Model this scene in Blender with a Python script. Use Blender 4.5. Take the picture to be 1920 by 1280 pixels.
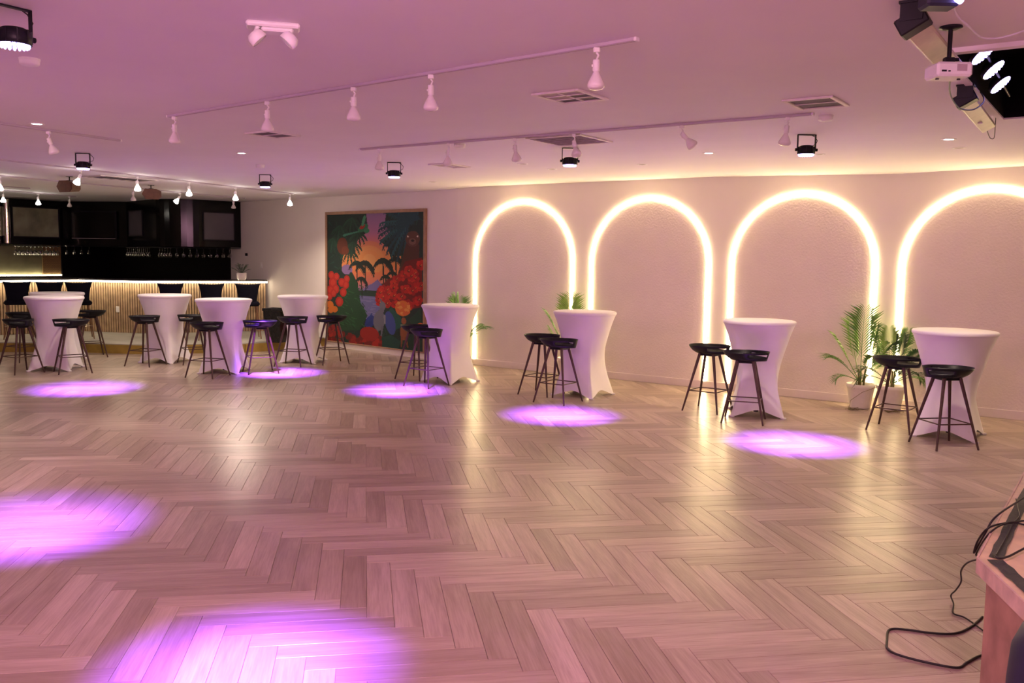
import bpy, math, random
import numpy as np
from mathutils import Vector, Matrix
random.seed(7)
rng = np.random.default_rng(5)
for o in list(bpy.data.objects): bpy.data.objects.remove(o)
S = bpy.context.scene
COL = S.collection
PI = math.pi
# ------------------------------------------------------------------ camera
F, PITCH, ROLL, HC, CE, WA = 1674.9, .09412, .01483, 1.783, 2.883, .6078
def _cam():
    cp, sp = math.cos(PITCH), math.sin(PITCH)
    r, f, d = np.array([1, 0, 0.]), np.array([0, cp, -sp]), np.array([0, -sp, -cp])
    cr, sr = math.cos(ROLL), math.sin(ROLL)
    m = np.stack([cr*r-sr*d, sr*r+cr*d, f])
    c, s = math.cos(WA), math.sin(WA)
    return m @ np.array([[c, -s, 0], [s, c, 0], [0, 0, 1]]).T
CM = _cam()
cd = bpy.data.cameras.new('camera'); cam = bpy.data.objects.new('camera', cd); COL.objects.link(cam)
cd.sensor_width = 36; cd.lens = F/1920*36; cd.clip_start = .05; cd.clip_end = 200
mw = Matrix.Identity(4)
for i in range(3):
    mw[i][0], mw[i][1], mw[i][2] = CM[0][i], -CM[1][i], -CM[2][i]
mw[2][3] = HC
cam.matrix_world = mw
S.camera = cam
def ray(px, py): return CM.T @ np.array([(px-960)/F, (py-640)/F, 1.])
def onz(px, py, z=0.):
    d = ray(px, py); t = (z-HC)/d[2]; return Vector((d[0]*t, d[1]*t, z))
def ony(px, py, y):
    d = ray(px, py); t = y/d[1]; return Vector((d[0]*t, y, HC+d[2]*t))
def atd(px, py, dist):
    d = ray(px, py); d = d/np.linalg.norm(d[:2])*dist; return Vector((d[0], d[1], HC+d[2]))
# ------------------------------------------------------------------ world, exposure, big lights
W = bpy.data.worlds.new('world'); S.world = W; W.use_nodes = True
W.node_tree.nodes['Background'].inputs[0].default_value = (.9, .7, .9, 1)
W.node_tree.nodes['Background'].inputs[1].default_value = .02
S.view_settings.view_transform = 'Standard'; S.view_settings.look = 'None'
S.view_settings.exposure = 0.29; S.view_settings.gamma = 1; S.view_settings.use_curve_mapping = False
def light(kind, name, loc, energy, col, parent=None, aim=None, **kw):
    l = bpy.data.lights.new(name, kind); l.energy = energy; l.color = col
    for k, v in kw.items(): setattr(l, k, v)
    o = bpy.data.objects.new(name, l); COL.objects.link(o)
    if aim is not None: o.rotation_euler = (Vector(aim)-Vector(loc)).to_track_quat('-Z', 'Y').to_euler()
    o.location = loc
    if parent is not None:
        o.parent = parent; o.matrix_parent_inverse = parent.matrix_basis.inverted()
    return o
# unseen fill lights added above and behind the camera for the pink wash
for i, (x, y, e) in enumerate(((-1.9, 1.2, 125), (.9, .3, 125), (-7.0, 1.0, 115))):
    light('AREA', 'pink_fill_light', (x, y, 2.80), e, (1, .47, .66), aim=(x-1.0, y+1.8, 0), shape='RECTANGLE', size=1.2, size_y=1.2)


# ------------------------------------------------------------------ materials
def rgb(h): return tuple(((c/255)/12.92 if c/255 <= .04045 else ((c/255+.055)/1.055)**2.4) for c in h)
MATS = {}
def mat(name, col, rough=.5, metal=0., spec=.5, var=.06, scale=20., bump=0., bscale=None, emit=None, estr=0., trans=0., alpha=1., ior=1.45, sheen=0., coat=0.):
    m = bpy.data.materials.new(name); m.use_nodes = True; nt = m.node_tree; N = nt.nodes; L = nt.links
    b = N['Principled BSDF']
    b.inputs['Roughness'].default_value = rough; b.inputs['Metallic'].default_value = metal
    b.inputs['Specular IOR Level'].default_value = spec; b.inputs['IOR'].default_value = ior
    if trans: b.inputs['Transmission Weight'].default_value = trans
    if coat: b.inputs['Coat Weight'].default_value = coat; b.inputs['Coat Roughness'].default_value = .05
    if sheen: b.inputs['Sheen Weight'].default_value = sheen
    if alpha < 1: b.inputs['Alpha'].default_value = alpha
    tc = N.new('ShaderNodeTexCoord'); nz = N.new('ShaderNodeTexNoise'); nz.inputs['Scale'].default_value = scale; nz.inputs['Detail'].default_value = 4
    L.new(tc.outputs['Object'], nz.inputs['Vector'])
    r = N.new('ShaderNodeValToRGB'); c = Vector(col)
    r.color_ramp.elements[0].position = .3; r.color_ramp.elements[1].position = .7
    r.color_ramp.elements[0].color = (*[max(0, k*(1-var)) for k in c], 1); r.color_ramp.elements[1].color = (*[min(1, k*(1+var)) for k in c], 1)
    L.new(nz.outputs['Fac'], r.inputs[0]); L.new(r.outputs[0], b.inputs['Base Color'])
    if bump:
        n2 = N.new('ShaderNodeTexNoise'); n2.inputs['Scale'].default_value = bscale or scale*4; n2.inputs['Detail'].default_value = 3
        L.new(tc.outputs['Object'], n2.inputs['Vector'])
        bp = N.new('ShaderNodeBump'); bp.inputs['Strength'].default_value = bump; bp.inputs['Distance'].default_value = .01
        L.new(n2.outputs['Fac'], bp.inputs['Height']); L.new(bp.outputs[0], b.inputs['Normal'])
    if emit is not None:
        b.inputs['Emission Color'].default_value = (*emit, 1); b.inputs['Emission Strength'].default_value = estr
    MATS[name] = m
    return m
mat('ceiling', (.81, .76, .80), .75, spec=.3, var=.02, scale=1.5, bump=.12, bscale=6)
mat('wall', (.80, .74, .70), .7, spec=.3, var=.02, scale=2, bump=.05, bscale=60)
mat('stucco', (.80, .72, .67), .38, spec=.45, var=.03, scale=2, bump=.55, bscale=38)
mat('baseboard', (.78, .70, .66), .5, var=.02)
mat('joint', (.20, .145, .12), .8)
mat('cloth', (.83, .80, .84), .8, spec=.2, var=.02, scale=6, sheen=.2)
mat('seat_black', (.007, .007, .012), .42, spec=.32, var=.1)
mat('leg_brown', (.075, .040, .034), .38, metal=.3, var=.15, scale=40)
mat('leg_bronze', (.12, .075, .045), .4, metal=.4, var=.1)
mat('navy_velvet', (.004, .004, .012), .85, var=.2, scale=30, spec=.2)
mat('chair_wood', (.20, .10, .05), .4, var=.2)
mat('white_metal', (.82, .80, .80), .45, var=.02)
mat('rail_shade', (.50, .44, .50), .5, var=.02)  # white rails, with their shade put into a darker lavender grey
mat('bulb_off', (.80, .76, .76), .25, var=.02, spec=.6)
mat('bulb_on', (1, 1, 1), .5, emit=(1, .92, .80), estr=25.)
mat('down_on', (1, 1, 1), .5, emit=(1, .93, .90), estr=14.)
mat('down_off', (.40, .34, .28), .5)
mat('black_metal', (.008, .007, .012), .45, var=.15, spec=.28)
mat('black_gloss', (.003, .003, .003), .14, var=.1, spec=.35)
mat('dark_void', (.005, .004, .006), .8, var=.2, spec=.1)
mat('led_violet', (.3, .2, 1), .4, emit=(.42, .33, 1.0), estr=16.)
mat('led_warm', (1, .9, .7), .5, emit=(1, .76, .38), estr=28.)
mat('led_bar', (1, .9, .75), .5, emit=(1, .83, .58), estr=18.)
mat('vent_dark', (.10, .07, .09), .7)
mat('vent_mid', (.42, .34, .37), .6)
mat('vent_white', (.78, .72, .72), .5)
mat('leaf', (.10, .24, .045), .45, var=.35, scale=9)
mat('leaf_dark', (.035, .085, .03), .5, var=.35, scale=9)
mat('leaf_pale', (.20, .36, .07), .45, var=.3, scale=9)
mat('stem', (.17, .15, .05), .6, var=.3)
mat('pot', (.80, .74, .70), .45, var=.03)
mat('soil', (.05, .035, .025), .9, var=.4, scale=60, bump=.4)
mat('twig', (.22, .17, .09), .7, var=.3)
mat('bar_top', (.018, .014, .022), .25, spec=.5)
mat('slat', (.46, .32, .19), .5, var=.22, scale=8)
mat('slat_gap', (.10, .065, .04), .7)
mat('tile_grey', (.34, .33, .29), .45, var=.15, scale=4)
mat('riser', (.36, .245, .05), .55, var=.2, scale=6)
mat('chrome', (.75, .72, .62), .12, metal=1., var=.02)
mat('olive', (.26, .25, .14), .35, var=.40, scale=1.6)  # mottled tone stands in for the room reflected in the mirror wall
mat('pane', (.30, .31, .20), .12, var=.35, scale=2.2, spec=.7)  # mirror reflection put into the glass colour as a greenish tone
mat('pane_grey', (.12, .11, .13), .10, var=.1, scale=2.2, spec=.7)
mat('glass', (.95, .95, .95), .02, trans=1., var=.0, spec=.6)
mat('speaker_wood', (.13, .06, .03), .45, var=.2, scale=14)
mat('frame_oak', (.34, .20, .12), .5, var=.15, scale=12)
mat('bin', (.012, .012, .014), .25, spec=.5)
mat('cable', (.016, .013, .014), .5)
mat('cable_white', (.75, .7, .85), .4)
mat('stage_wood', (.42, .25, .18), .6, var=.25, scale=7, bump=.1)
mat('stage_edge', (.62, .47, .36), .6, var=.2, scale=12, bump=.1)
mat('stage_top', (.74, .62, .36), .55, var=.18, scale=8, bump=.1)
mat('gaffer', (.035, .033, .036), .6, var=.25, scale=25, bump=.25)
mat('navy_plastic', (.016, .016, .040), .5, var=.1)
mat('batten', (.60, .56, .42), .45, var=.08, scale=14)
mat('outlet', (.85, .82, .76), .4, var=.01)
mat('bird_white', (.8, .78, .82), .4, var=.02)
mat('grille', (.03, .03, .035), .7)
def wood_floor():
    m = bpy.data.materials.new('floor_oak'); m.use_nodes = True; nt = m.node_tree; N = nt.nodes; L = nt.links; b = N['Principled BSDF']
    uv = N.new('ShaderNodeUVMap'); oi = N.new('ShaderNodeObjectInfo'); at = N.new('ShaderNodeAttribute'); at.attribute_name = 'rnd'
    ad = N.new('ShaderNodeMath'); ad.operation = 'ADD'; L.new(oi.outputs['Random'], ad.inputs[0]); L.new(at.outputs['Fac'], ad.inputs[1])
    fr = N.new('ShaderNodeMath'); fr.operation = 'FRACT'; L.new(ad.outputs[0], fr.inputs[0])
    off = N.new('ShaderNodeVectorMath'); off.operation = 'MULTIPLY_ADD'
    cb = N.new('ShaderNodeCombineXYZ')
    for k in range(3): L.new(fr.outputs[0], cb.inputs[k])
    L.new(cb.outputs[0], off.inputs[0]); off.inputs[1].default_value = (37, 91, 53); L.new(uv.outputs[0], off.inputs[2])
    def noise(sx, sy, detail=4, dist=0.):
        mp = N.new('ShaderNodeVectorMath'); mp.operation = 'MULTIPLY'; mp.inputs[1].default_value = (sx, sy, 1); L.new(off.outputs[0], mp.inputs[0])
        n = N.new('ShaderNodeTexNoise'); n.inputs['Scale'].default_value = 1; n.inputs['Detail'].default_value = detail; n.inputs['Distortion'].default_value = dist
        L.new(mp.outputs[0], n.inputs['Vector']); return n
    n1 = noise(1.3, 15, 5, 1.0); n2 = noise(6, 120, 3); n3 = noise(1.0, 4, 2)
    def ramp(src, a, ca, bb, cbb):
        r = N.new('ShaderNodeValToRGB'); r.color_ramp.elements[0].position = a; r.color_ramp.elements[0].color = (*ca, 1)
        r.color_ramp.elements[1].position = bb; r.color_ramp.elements[1].color = (*cbb, 1); L.new(src, r.inputs[0]); return r
    base = ramp(fr.outputs[0], 0, (.335, .260, .215), 1, (.505, .41, .35))
    g1 = ramp(n1.outputs['Fac'], .33, (.80, .77, .74), .66, (1.05, 1.05, 1.05))
    g2 = ramp(n2.outputs['Fac'], .35, (.88, .87, .86), .6, (1.03, 1.03, 1.03))
    g3 = ramp(n3.outputs['Fac'], .3, (.90, .88, .87), .7, (1.05, 1.05, 1.05))
    prev = base.outputs[0]
    for g in (g1, g2, g3):
        mx = N.new('ShaderNodeMix'); mx.data_type = 'RGBA'; mx.blend_type = 'MULTIPLY'; mx.inputs[0].default_value = 1
        L.new(prev, mx.inputs[6]); L.new(g.outputs[0], mx.inputs[7]); prev = mx.outputs[2]
    L.new(prev, b.inputs['Base Color'])
    b.inputs['Roughness'].default_value = .30; b.inputs['Specular IOR Level'].default_value = .28
    bp = N.new('ShaderNodeBump'); bp.inputs['Strength'].default_value = .12; bp.inputs['Distance'].default_value = .002
    L.new(n2.outputs['Fac'], bp.inputs['Height']); L.new(bp.outputs[0], b.inputs['Normal'])
    MATS['floor_oak'] = m
wood_floor()
def brick_mat(name, c1, c2, mortar, scale, spec=.4):
    m = bpy.data.materials.new(name); m.use_nodes = True; N = m.node_tree.nodes; L = m.node_tree.links; b = N['Principled BSDF']
    tc = N.new('ShaderNodeUVMap'); br = N.new('ShaderNodeTexBrick'); L.new(tc.outputs[0], br.inputs['Vector'])
    br.inputs['Color1'].default_value = (*c1, 1); br.inputs['Color2'].default_value = (*c2, 1); br.inputs['Mortar'].default_value = (*mortar, 1)
    br.inputs['Scale'].default_value = scale; br.inputs['Mortar Size'].default_value = .018
    L.new(br.outputs['Color'], b.inputs['Base Color']); b.inputs['Roughness'].default_value = .6; b.inputs['Specular IOR Level'].default_value = spec
    MATS[name] = m
brick_mat('tile_tan', (.42, .26, .10), (.36, .22, .09), (.08, .06, .04), 9)
brick_mat('brick_dark', (.009, .005, .005), (.006, .004, .004), (.003, .002, .002), 5, .08)

# ------------------------------------------------------------------ mesh helpers
class MB:
    def __init__(s): s.v = []; s.f = []; s.sm = []; s.uv = None
    def add(s, vs, fs, smooth=False):
        n = len(s.v); s.v += [tuple(v) for v in vs]; s.f += [tuple(i+n for i in f) for f in fs]; s.sm += [smooth]*len(fs); return s
    def box(s, c, sz, rz=0., R=None, bev=0.):
        c = Vector(c); hx, hy, hz = sz[0]/2, sz[1]/2, sz[2]/2
        M = R if R is not None else Matrix.Rotation(rz, 3, 'Z')
        if bev <= 0:
            vs = [c+M @ Vector((x*hx, y*hy, z*hz)) for z in (-1, 1) for x, y in ((-1, -1), (1, -1), (1, 1), (-1, 1))]
            return s.add(vs, [(3, 2, 1, 0), (4, 5, 6, 7), (0, 1, 5, 4), (1, 2, 6, 5), (2, 3, 7, 6), (3, 0, 4, 7)])
        b = min(bev, hx*.9, hy*.9, hz*.9); vs = []; idx = {}
        for sx in (-1, 1):
            for sy in (-1, 1):
                for sz_ in (-1, 1):
                    for ax in range(3):
                        p = [sx*(hx-b), sy*(hy-b), sz_*(hz-b)]; p[ax] = (sx*hx, sy*hy, sz_*hz)[ax]
                        idx[sx, sy, sz_, ax] = len(vs); vs.append(c+M @ Vector(p))
        fs = []
        sg = (-1, 1)
        for ax in range(3):
            for d in sg:
                o = [a for a in range(3) if a != ax]; q = []
                for a, e in ((-1, -1), (1, -1), (1, 1), (-1, 1)):
                    k = [0, 0, 0]; k[ax] = d; k[o[0]] = a; k[o[1]] = e; q.append(idx[k[0], k[1], k[2], ax])
                fs.append(q)
        for a in range(3):
            for e in range(a+1, 3):
                t = 3-a-e
                for d1 in sg:
                    for d2 in sg:
                        k1 = [0, 0, 0]; k1[a] = d1; k1[e] = d2; k1[t] = -1; k2 = list(k1); k2[t] = 1
                        fs.append([idx[(*k1, a)], idx[(*k2, a)], idx[(*k2, e)], idx[(*k1, e)]])
        for sx in sg:
            for sy in sg:
                for sz_ in sg: fs.append([idx[sx, sy, sz_, 0], idx[sx, sy, sz_, 1], idx[sx, sy, sz_, 2]])
        cen = c; out = []
        for f in fs:
            p = [vs[i] for i in f]; n = (p[1]-p[0]).cross(p[2]-p[0]); mid = sum(p, Vector())/len(p)
            out.append(f if n.dot(mid-cen) > 0 else f[::-1])
        return s.add(vs, out)
    def cyl(s, p0, p1, r0, r1=None, n=12, cap=True, smooth=True):
        r1 = r0 if r1 is None else r1
        p0, p1 = Vector(p0), Vector(p1); a = (p1-p0).normalized(); u = a.orthogonal().normalized(); w = a.cross(u)
        vs = []
        for p, r in ((p0, r0), (p1, r1)):
            for i in range(n):
                t = 2*PI*i/n; vs.append(p+r*(math.cos(t)*u+math.sin(t)*w))
        s.add(vs, [(i, (i+1) % n, n+(i+1) % n, n+i) for i in range(n)], smooth)
        if cap: s.add(vs, [tuple(range(n))[::-1], tuple(range(n, 2*n))])
        return s
    def lathe(s, prof, n=24, c=(0, 0, 0), R=None, smooth=True):
        c = Vector(c); R = R if R is not None else Matrix.Identity(3); vs = []
        for r, z in prof:
            for i in range(n):
                t = 2*PI*i/n; vs.append(c+R @ Vector((r*math.cos(t), r*math.sin(t), z)))
        fs = [(k*n+i, k*n+(i+1) % n, (k+1)*n+(i+1) % n, (k+1)*n+i) for k in range(len(prof)-1) for i in range(n)]
        return s.add(vs, fs, smooth)
    def tube(s, pts, r, n=8, smooth=True, closed=False, taper=None):
        P = [Vector(p) for p in pts]; m = len(P); vs = []
        up = Vector((0, 0, 1)); prevu = None
        for k in range(m):
            if closed: t = P[(k+1) % m]-P[k-1]
            else: t = P[min(k+1, m-1)]-P[max(k-1, 0)]
            if t.length < 1e-9: t = Vector((0, 0, 1))
            t.normalize()
            u = (prevu - t*prevu.dot(t)) if prevu is not None else (up.cross(t) if abs(up.dot(t)) < .95 else Vector((1, 0, 0)).cross(t))
            if u.length < 1e-6: u = t.orthogonal()
            u.normalize(); prevu = u; w = t.cross(u); rr = r*(1 if taper is None else taper[k])
            for i in range(n):
                a = 2*PI*i/n; vs.append(P[k]+rr*(math.cos(a)*u+math.sin(a)*w))
        fs = [(k*n+i, k*n+(i+1) % n, ((k+1) % m)*n+(i+1) % n, ((k+1) % m)*n+i) for k in range(m if closed else m-1) for i in range(n)]
        s.add(vs, fs, smooth)
        if not closed: s.add(vs, [tuple(range(n))[::-1], tuple(range((m-1)*n, m*n))])
        return s
    def prism(s, poly, z0, z1):
        n = len(poly); ar = sum(poly[i][0]*poly[(i+1) % n][1]-poly[(i+1) % n][0]*poly[i][1] for i in range(n))
        if ar < 0: poly = poly[::-1]
        vs = [(x, y, z0) for x, y in poly]+[(x, y, z1) for x, y in poly]
        return s.add(vs, [tuple(range(n))[::-1], tuple(range(n, 2*n))]+[(i, (i+1) % n, n+(i+1) % n, n+i) for i in range(n)])
    def sphere(s, c, r, n=16, m=10, R=None):
        r = r if hasattr(r, '__len__') else (r, r, r); R = R if R is not None else Matrix.Identity(3); c = Vector(c)
        vs = [c+R @ Vector((r[0]*math.sin(PI*j/m)*math.cos(2*PI*i/n), r[1]*math.sin(PI*j/m)*math.sin(2*PI*i/n), -r[2]*math.cos(PI*j/m))) for j in range(m+1) for i in range(n)]
        return s.add(vs, [(j*n+i, j*n+(i+1) % n, (j+1)*n+(i+1) % n, (j+1)*n+i) for j in range(m) for i in range(n)], True)
    def mesh(s, name, m):
        me = bpy.data.meshes.new(name); me.from_pydata(s.v, [], s.f); me.materials.append(MATS[m])
        me.polygons.foreach_set('use_smooth', s.sm); me.update(); return me
def link(name, me, parent=None, loc=None):
    o = bpy.data.objects.new(name, me); COL.objects.link(o)
    if parent is not None: o.parent = parent
    if loc is not None: o.location = loc
    return o
def obj(name, mb, m, parent=None, loc=None): return link(name, mb.mesh(name, m), parent, loc)
def tag(o, label=None, cat=None, group=None, kind=None):
    if label: o['label'] = label
    if cat: o['category'] = cat
    if group: o['group'] = group
    if kind: o['kind'] = kind
    return o
def thing(name, label, cat, loc=(0, 0, 0), rz=0., group=None):
    o = bpy.data.objects.new(name, None); o.empty_display_size = .1; COL.objects.link(o); o.location = loc; o.rotation_euler = (0, 0, rz)
    return tag(o, label, cat, group)
def dup(root, loc, rz=0., label=None, group=None, scale=None):
    r = root.copy(); COL.objects.link(r); r.location = loc; r.rotation_euler = (0, 0, rz)
    if label: r['label'] = label
    if group: r['group'] = group
    if scale: r.scale = scale
    for ch in KIDS.get(root.name, []):
        c = ch.copy(); COL.objects.link(c); c.parent = r
        for g in KIDS.get(ch.name, []):
            d = g.copy(); COL.objects.link(d); d.parent = c
    return r
KIDS = {}
def fam(o, *kids):
    KIDS[o.name] = list(kids)
def struct(name, mb, m, label, parent=None): return tag(obj(name, mb, m, parent), label, None, None, 'structure')

# ------------------------------------------------------------------ floor: herringbone oak planks
XL, XR, YN, YB = -21.0, 3.2, -3.2, 11.70
fl = struct('floor', MB().box(((XL+XR)/2, 5, -.106), (XR-XL+1, 17, .2)), 'joint', 'pale oak herringbone floor of the hall')
PW, PN, PA, U0, V0 = .1331, 6, .16373+WA, .40675, 4.71862
GAP = .0008
def plank_mesh(name):
    L_, w, t, b = PW*PN-GAP*2, PW-GAP*2, .008, .0014
    mb = MB()
    xs, ys = L_/2, w/2
    vs = [(-xs, -ys, -t), (xs, -ys, -t), (xs, ys, -t), (-xs, ys, -t), (-xs, -ys, -b), (xs, -ys, -b), (xs, ys, -b), (-xs, ys, -b),
          (-xs+b, -ys+b, 0), (xs-b, -ys+b, 0), (xs-b, ys-b, 0), (-xs+b, ys-b, 0)]
    mb.add(vs, [(0, 1, 5, 4), (1, 2, 6, 5), (2, 3, 7, 6), (3, 0, 4, 7), (4, 5, 9, 8), (5, 6, 10, 9), (6, 7, 11, 10), (7, 4, 8, 11), (8, 9, 10, 11)])
    return mb
def uvmap(me, fn):
    ul = me.uv_layers.new(name='UVMap')
    co = np.empty(len(me.vertices)*3); me.vertices.foreach_get('co', co); co = co.reshape(-1, 3)
    li = np.empty(len(me.loops), dtype=int); me.loops.foreach_get('vertex_index', li)
    ul.data.foreach_set('uv', fn(co[li]).astype(np.float32).ravel())
pm0 = plank_mesh('plank'); pme = pm0.mesh('plank', 'floor_oak'); uvmap(pme, lambda c: c[:, :2])
ca, sa = math.cos(PA), math.sin(PA)
planks = []
for k in range(-130, 131):
    for j in range(-16, 17):
        a, b = k+6*j, -k+6*j
        for typ in (0, 1):
            cu, cv = ((a+3)*PW, (b+.5)*PW) if typ == 0 else ((a+.5)*PW, (b-3)*PW)
            u, v = U0+cu, V0+cv
            x, y = u*ca-v*sa, u*sa+v*ca
            if not (-17.5 < x < 2.0 and -1.0 < y < 12.55): continue
            if y > 12.0 and x > -9.0: continue
            if x < -13 and y < 2: continue
            q = CM @ np.array([x, y, -HC]); vis = 0
            if q[2] > .5:
                px, py = 960+F*q[0]/q[2], 640+F*q[1]/q[2]
                if -60 < px < 1980 and 600 < py < 1350: vis = 1/np.hypot(x, y)**3*(1 if px < 1860 else .3)
            planks.append((vis, x, y, PA+typ*PI/2))
planks.sort(key=lambda p: -p[0])
for i, (vis, x, y, r) in enumerate(planks[:300]):
    o = link('plank', pme, fl, (x, y, 0)); o.rotation_euler = (0, 0, r)
rest = planks[300:]
base = np.array(pm0.v); nb = len(base); vs = np.empty((len(rest)*nb, 3)); fs = []; uvs = np.empty((len(rest)*nb, 2)); rn = np.empty(len(rest)*nb)
for i, (vis, x, y, r) in enumerate(rest):
    c, s = math.cos(r), math.sin(r); q = base.copy()
    vs[i*nb:(i+1)*nb, 0] = q[:, 0]*c-q[:, 1]*s+x; vs[i*nb:(i+1)*nb, 1] = q[:, 0]*s+q[:, 1]*c+y; vs[i*nb:(i+1)*nb, 2] = q[:, 2]
    uvs[i*nb:(i+1)*nb] = base[:, :2]; rn[i*nb:(i+1)*nb] = random.random()
    fs += [tuple(n+i*nb for n in f) for f in pm0.f]
me = bpy.data.meshes.new('distant_planks'); me.from_pydata(vs.tolist(), [], fs); me.materials.append(MATS['floor_oak'])
at = me.attributes.new('rnd', 'FLOAT', 'POINT'); at.data.foreach_set('value', rn.astype(np.float32))
li = np.empty(len(me.loops), dtype=int); me.loops.foreach_get('vertex_index', li)
me.uv_layers.new(name='UVMap').data.foreach_set('uv', uvs[li].astype(np.float32).ravel()); me.update()
tag(link('distant_planks', me, fl), kind='stuff')

# ------------------------------------------------------------------ ceiling with dark recess above the stage
HX, HY0, HY1 = -.90, 5.20, 7.75
xs = sorted(set([XL, XR, HX, 1.6]+list(np.arange(-12, 0, .6).round(2))+[-9.28, -2.4])); ys = sorted(set([-3.3, HY0, HY1, 13.4]+list(np.arange(9.6, 12.7, .3).round(2))))
def wave(x, y): return float(np.interp(x, [-9.6, -8.8, -4.8, -2.4, -1, .5], [0, .03, .03, -.025, .012, 0]))*max(0, min(1, (y-10.5)/1.1))
mb = MB(); nx = len(xs)
mb.add([(x, y, CE+wave(x, y)) for y in ys for x in xs],
       [(j*nx+i, (j+1)*nx+i, (j+1)*nx+i+1, j*nx+i+1) for j in range(len(ys)-1) for i in range(nx-1)
        if not (xs[i] >= HX-.01 and xs[i+1] <= 1.61 and ys[j] >= HY0-.01 and ys[j+1] <= HY1+.01)], True)
struct('ceiling', mb, 'ceiling', 'white plaster ceiling tinted pink and violet by the lamps')
struct('ceiling_recess', MB().add([(HX, HY0, CE), (1.6, HY0, CE), (1.6, HY1, CE), (HX, HY1, CE), (HX, HY0, CE+.45), (1.6, HY0, CE+.45), (1.6, HY1, CE+.45), (HX, HY1, CE+.45)],
       [(0, 1, 5, 4), (1, 2, 6, 5), (2, 3, 7, 6), (3, 0, 4, 7), (7, 6, 5, 4)]), 'dark_void', 'black painted recess in the ceiling above the stage')
mb = MB().box((HX+1.25, HY0-.03, CE-.012), (2.5, .06, .024)); mb.box((HX-.02, (HY0+HY1)/2, CE-.006), (.04, HY1-HY0+.1, .012)); mb.box((HX+1.25, HY1+.02, CE-.006), (2.5, .04, .012))
struct('trim_1', mb, 'ceiling', 'white moulding around the black ceiling recess')

# ------------------------------------------------------------------ walls
A = Vector((-9.28, 11.70)); B = Vector((-16.42, 12.69))
tw = (B-A).normalized(); nw = Vector((-tw.y, tw.x)); nw = nw if nw.y < 0 else -nw     # nw: into the room
def wall_prism(p, q, thick, z0, z1, n):
    p, q = Vector(p), Vector(q); return MB().prism([tuple(p), tuple(q), tuple(q-n*thick), tuple(p-n*thick)], z0, z1)
struct('wall_back', MB().box(((A.x+XR)/2, YB+.1, 1.5), (XR-A.x, .2, 3.1)), 'wall', 'warm beige wall carrying the four glowing arches')
struct('wall_back_left', wall_prism(A, B, .2, -.05, 3.05, nw), 'wall', 'beige wall behind the jungle painting')
struct('baseboard_back', MB().box(((A.x+XR)/2, YB-.008, .0525), (XR-A.x, .016, .105), bev=.004), 'baseboard', 'low painted baseboard under the arches')
struct('baseboard_back_left', wall_prism(A+nw*.016, A+nw*.016+tw*3.9, .016, 0, .10, nw), 'baseboard', 'white baseboard under the jungle painting')
D0 = Vector((-20.45, 12.25)); D1 = Vector((-20.45, 5.0))
me = wall_prism(B, D0, .2, 0, 3.05, Vector((0, -1))).mesh('wall_bar_back', 'brick_dark'); uvmap(me, lambda c: np.stack([c[:, 0], c[:, 2]], 1))
tag(link('wall_bar_back', me), 'dark brick wall behind the bar', kind='structure')
struct('wall_bar_left', MB().box((-20.55, 8.6, 1.5), (.2, 7.4, 3.05)), 'olive', 'mirror wall behind the left end of the bar, its olive reflection painted on')
struct('wall_left', MB().box((-20.55, .9, 1.5), (.2, 8.0, 3.05)), 'wall', 'far left beige wall')
struct('wall_right', MB().box((XR+.1, 4.2, 1.5), (.2, 15.4, 3.05)), 'wall', 'beige wall behind the stage')
struct('wall_front', MB().box(((XL+XR)/2, -3.3, 1.5), (XR-XL+.4, .2, 3.05)), 'wall', 'beige wall behind the viewer')
# stucco arch panels and LED arches
AX = [-7.965, -5.780, -3.595, -1.430]; AR, ASP, ABZ = .925, 1.725, .105
def arch_path(r, n=40, z0=ABZ):
    return [(-r, 0, z0), (-r, 0, .7), (-r, 0, 1.2)]+[(-r*math.cos(PI*i/n), 0, ASP+r*math.sin(PI*i/n)) for i in range(n+1)]+[(r, 0, 1.2), (r, 0, .7), (r, 0, z0)]
pp = arch_path(AR-.02); pv = [(x, -.003, z) for x, y, z in pp]+[(x, .0, z) for x, y, z in pp]; n = len(pp)
panel = MB().add(pv, [tuple(range(n)), *[(i, (i+1) % n, n+(i+1) % n, n+i) for i in range(n)]]).mesh('arch_panel', 'stucco')
def arch_sweep(r, hw, dep, y0, k=12):
    P = arch_path(r); vs = []; n_ = len(P)
    for i, p in enumerate(P):
        a_, b_ = Vector(P[max(i-1, 0)]), Vector(P[min(i+1, n_-1)]); t_ = (b_-a_).normalized(); q_ = Vector((-t_.z, 0, t_.x))
        for j in range(k):
            th = 2*PI*j/k; c_ = math.cos(th); s_ = math.sin(th); v_ = Vector(p)+q_*(hw*c_)+Vector((0, y0-dep*s_, 0)); vs.append(v_)
    return MB().add(vs, [(i*k+j, i*k+(j+1) % k, (i+1)*k+(j+1) % k, (i+1)*k+j) for i in range(n_-1) for j in range(k)]+[tuple(range(k)), tuple(range((n_-1)*k, n_*k))[::-1]], True)
tubem = arch_sweep(AR, .027, .011, -.011).mesh('led_tube', 'led_warm')
chanm = arch_sweep(AR, .030, .006, -.003).mesh('mounting_channel', 'white_metal')
arch_lab = ['arch of warm white LED tubing beside the jungle painting', 'second arch of warm LED tubing from the jungle painting', 'third LED arch, left of the two potted palms', 'rightmost LED arch, cut off by the picture edge']
for i, x in enumerate(AX):
    p = tag(link('trim_%d' % (i+2), panel, None, (x, YB, 0)), 'rough stucco panel inside the '+['first', 'second', 'third', 'rightmost'][i]+' glowing arch', kind='structure')
    t = thing('arch_light', arch_lab[i], 'wall light', (x, YB, 0), group='glowing arches on the wall')
    link('led_tube', tubem, t); link('mounting_channel', chanm, t)

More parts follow.
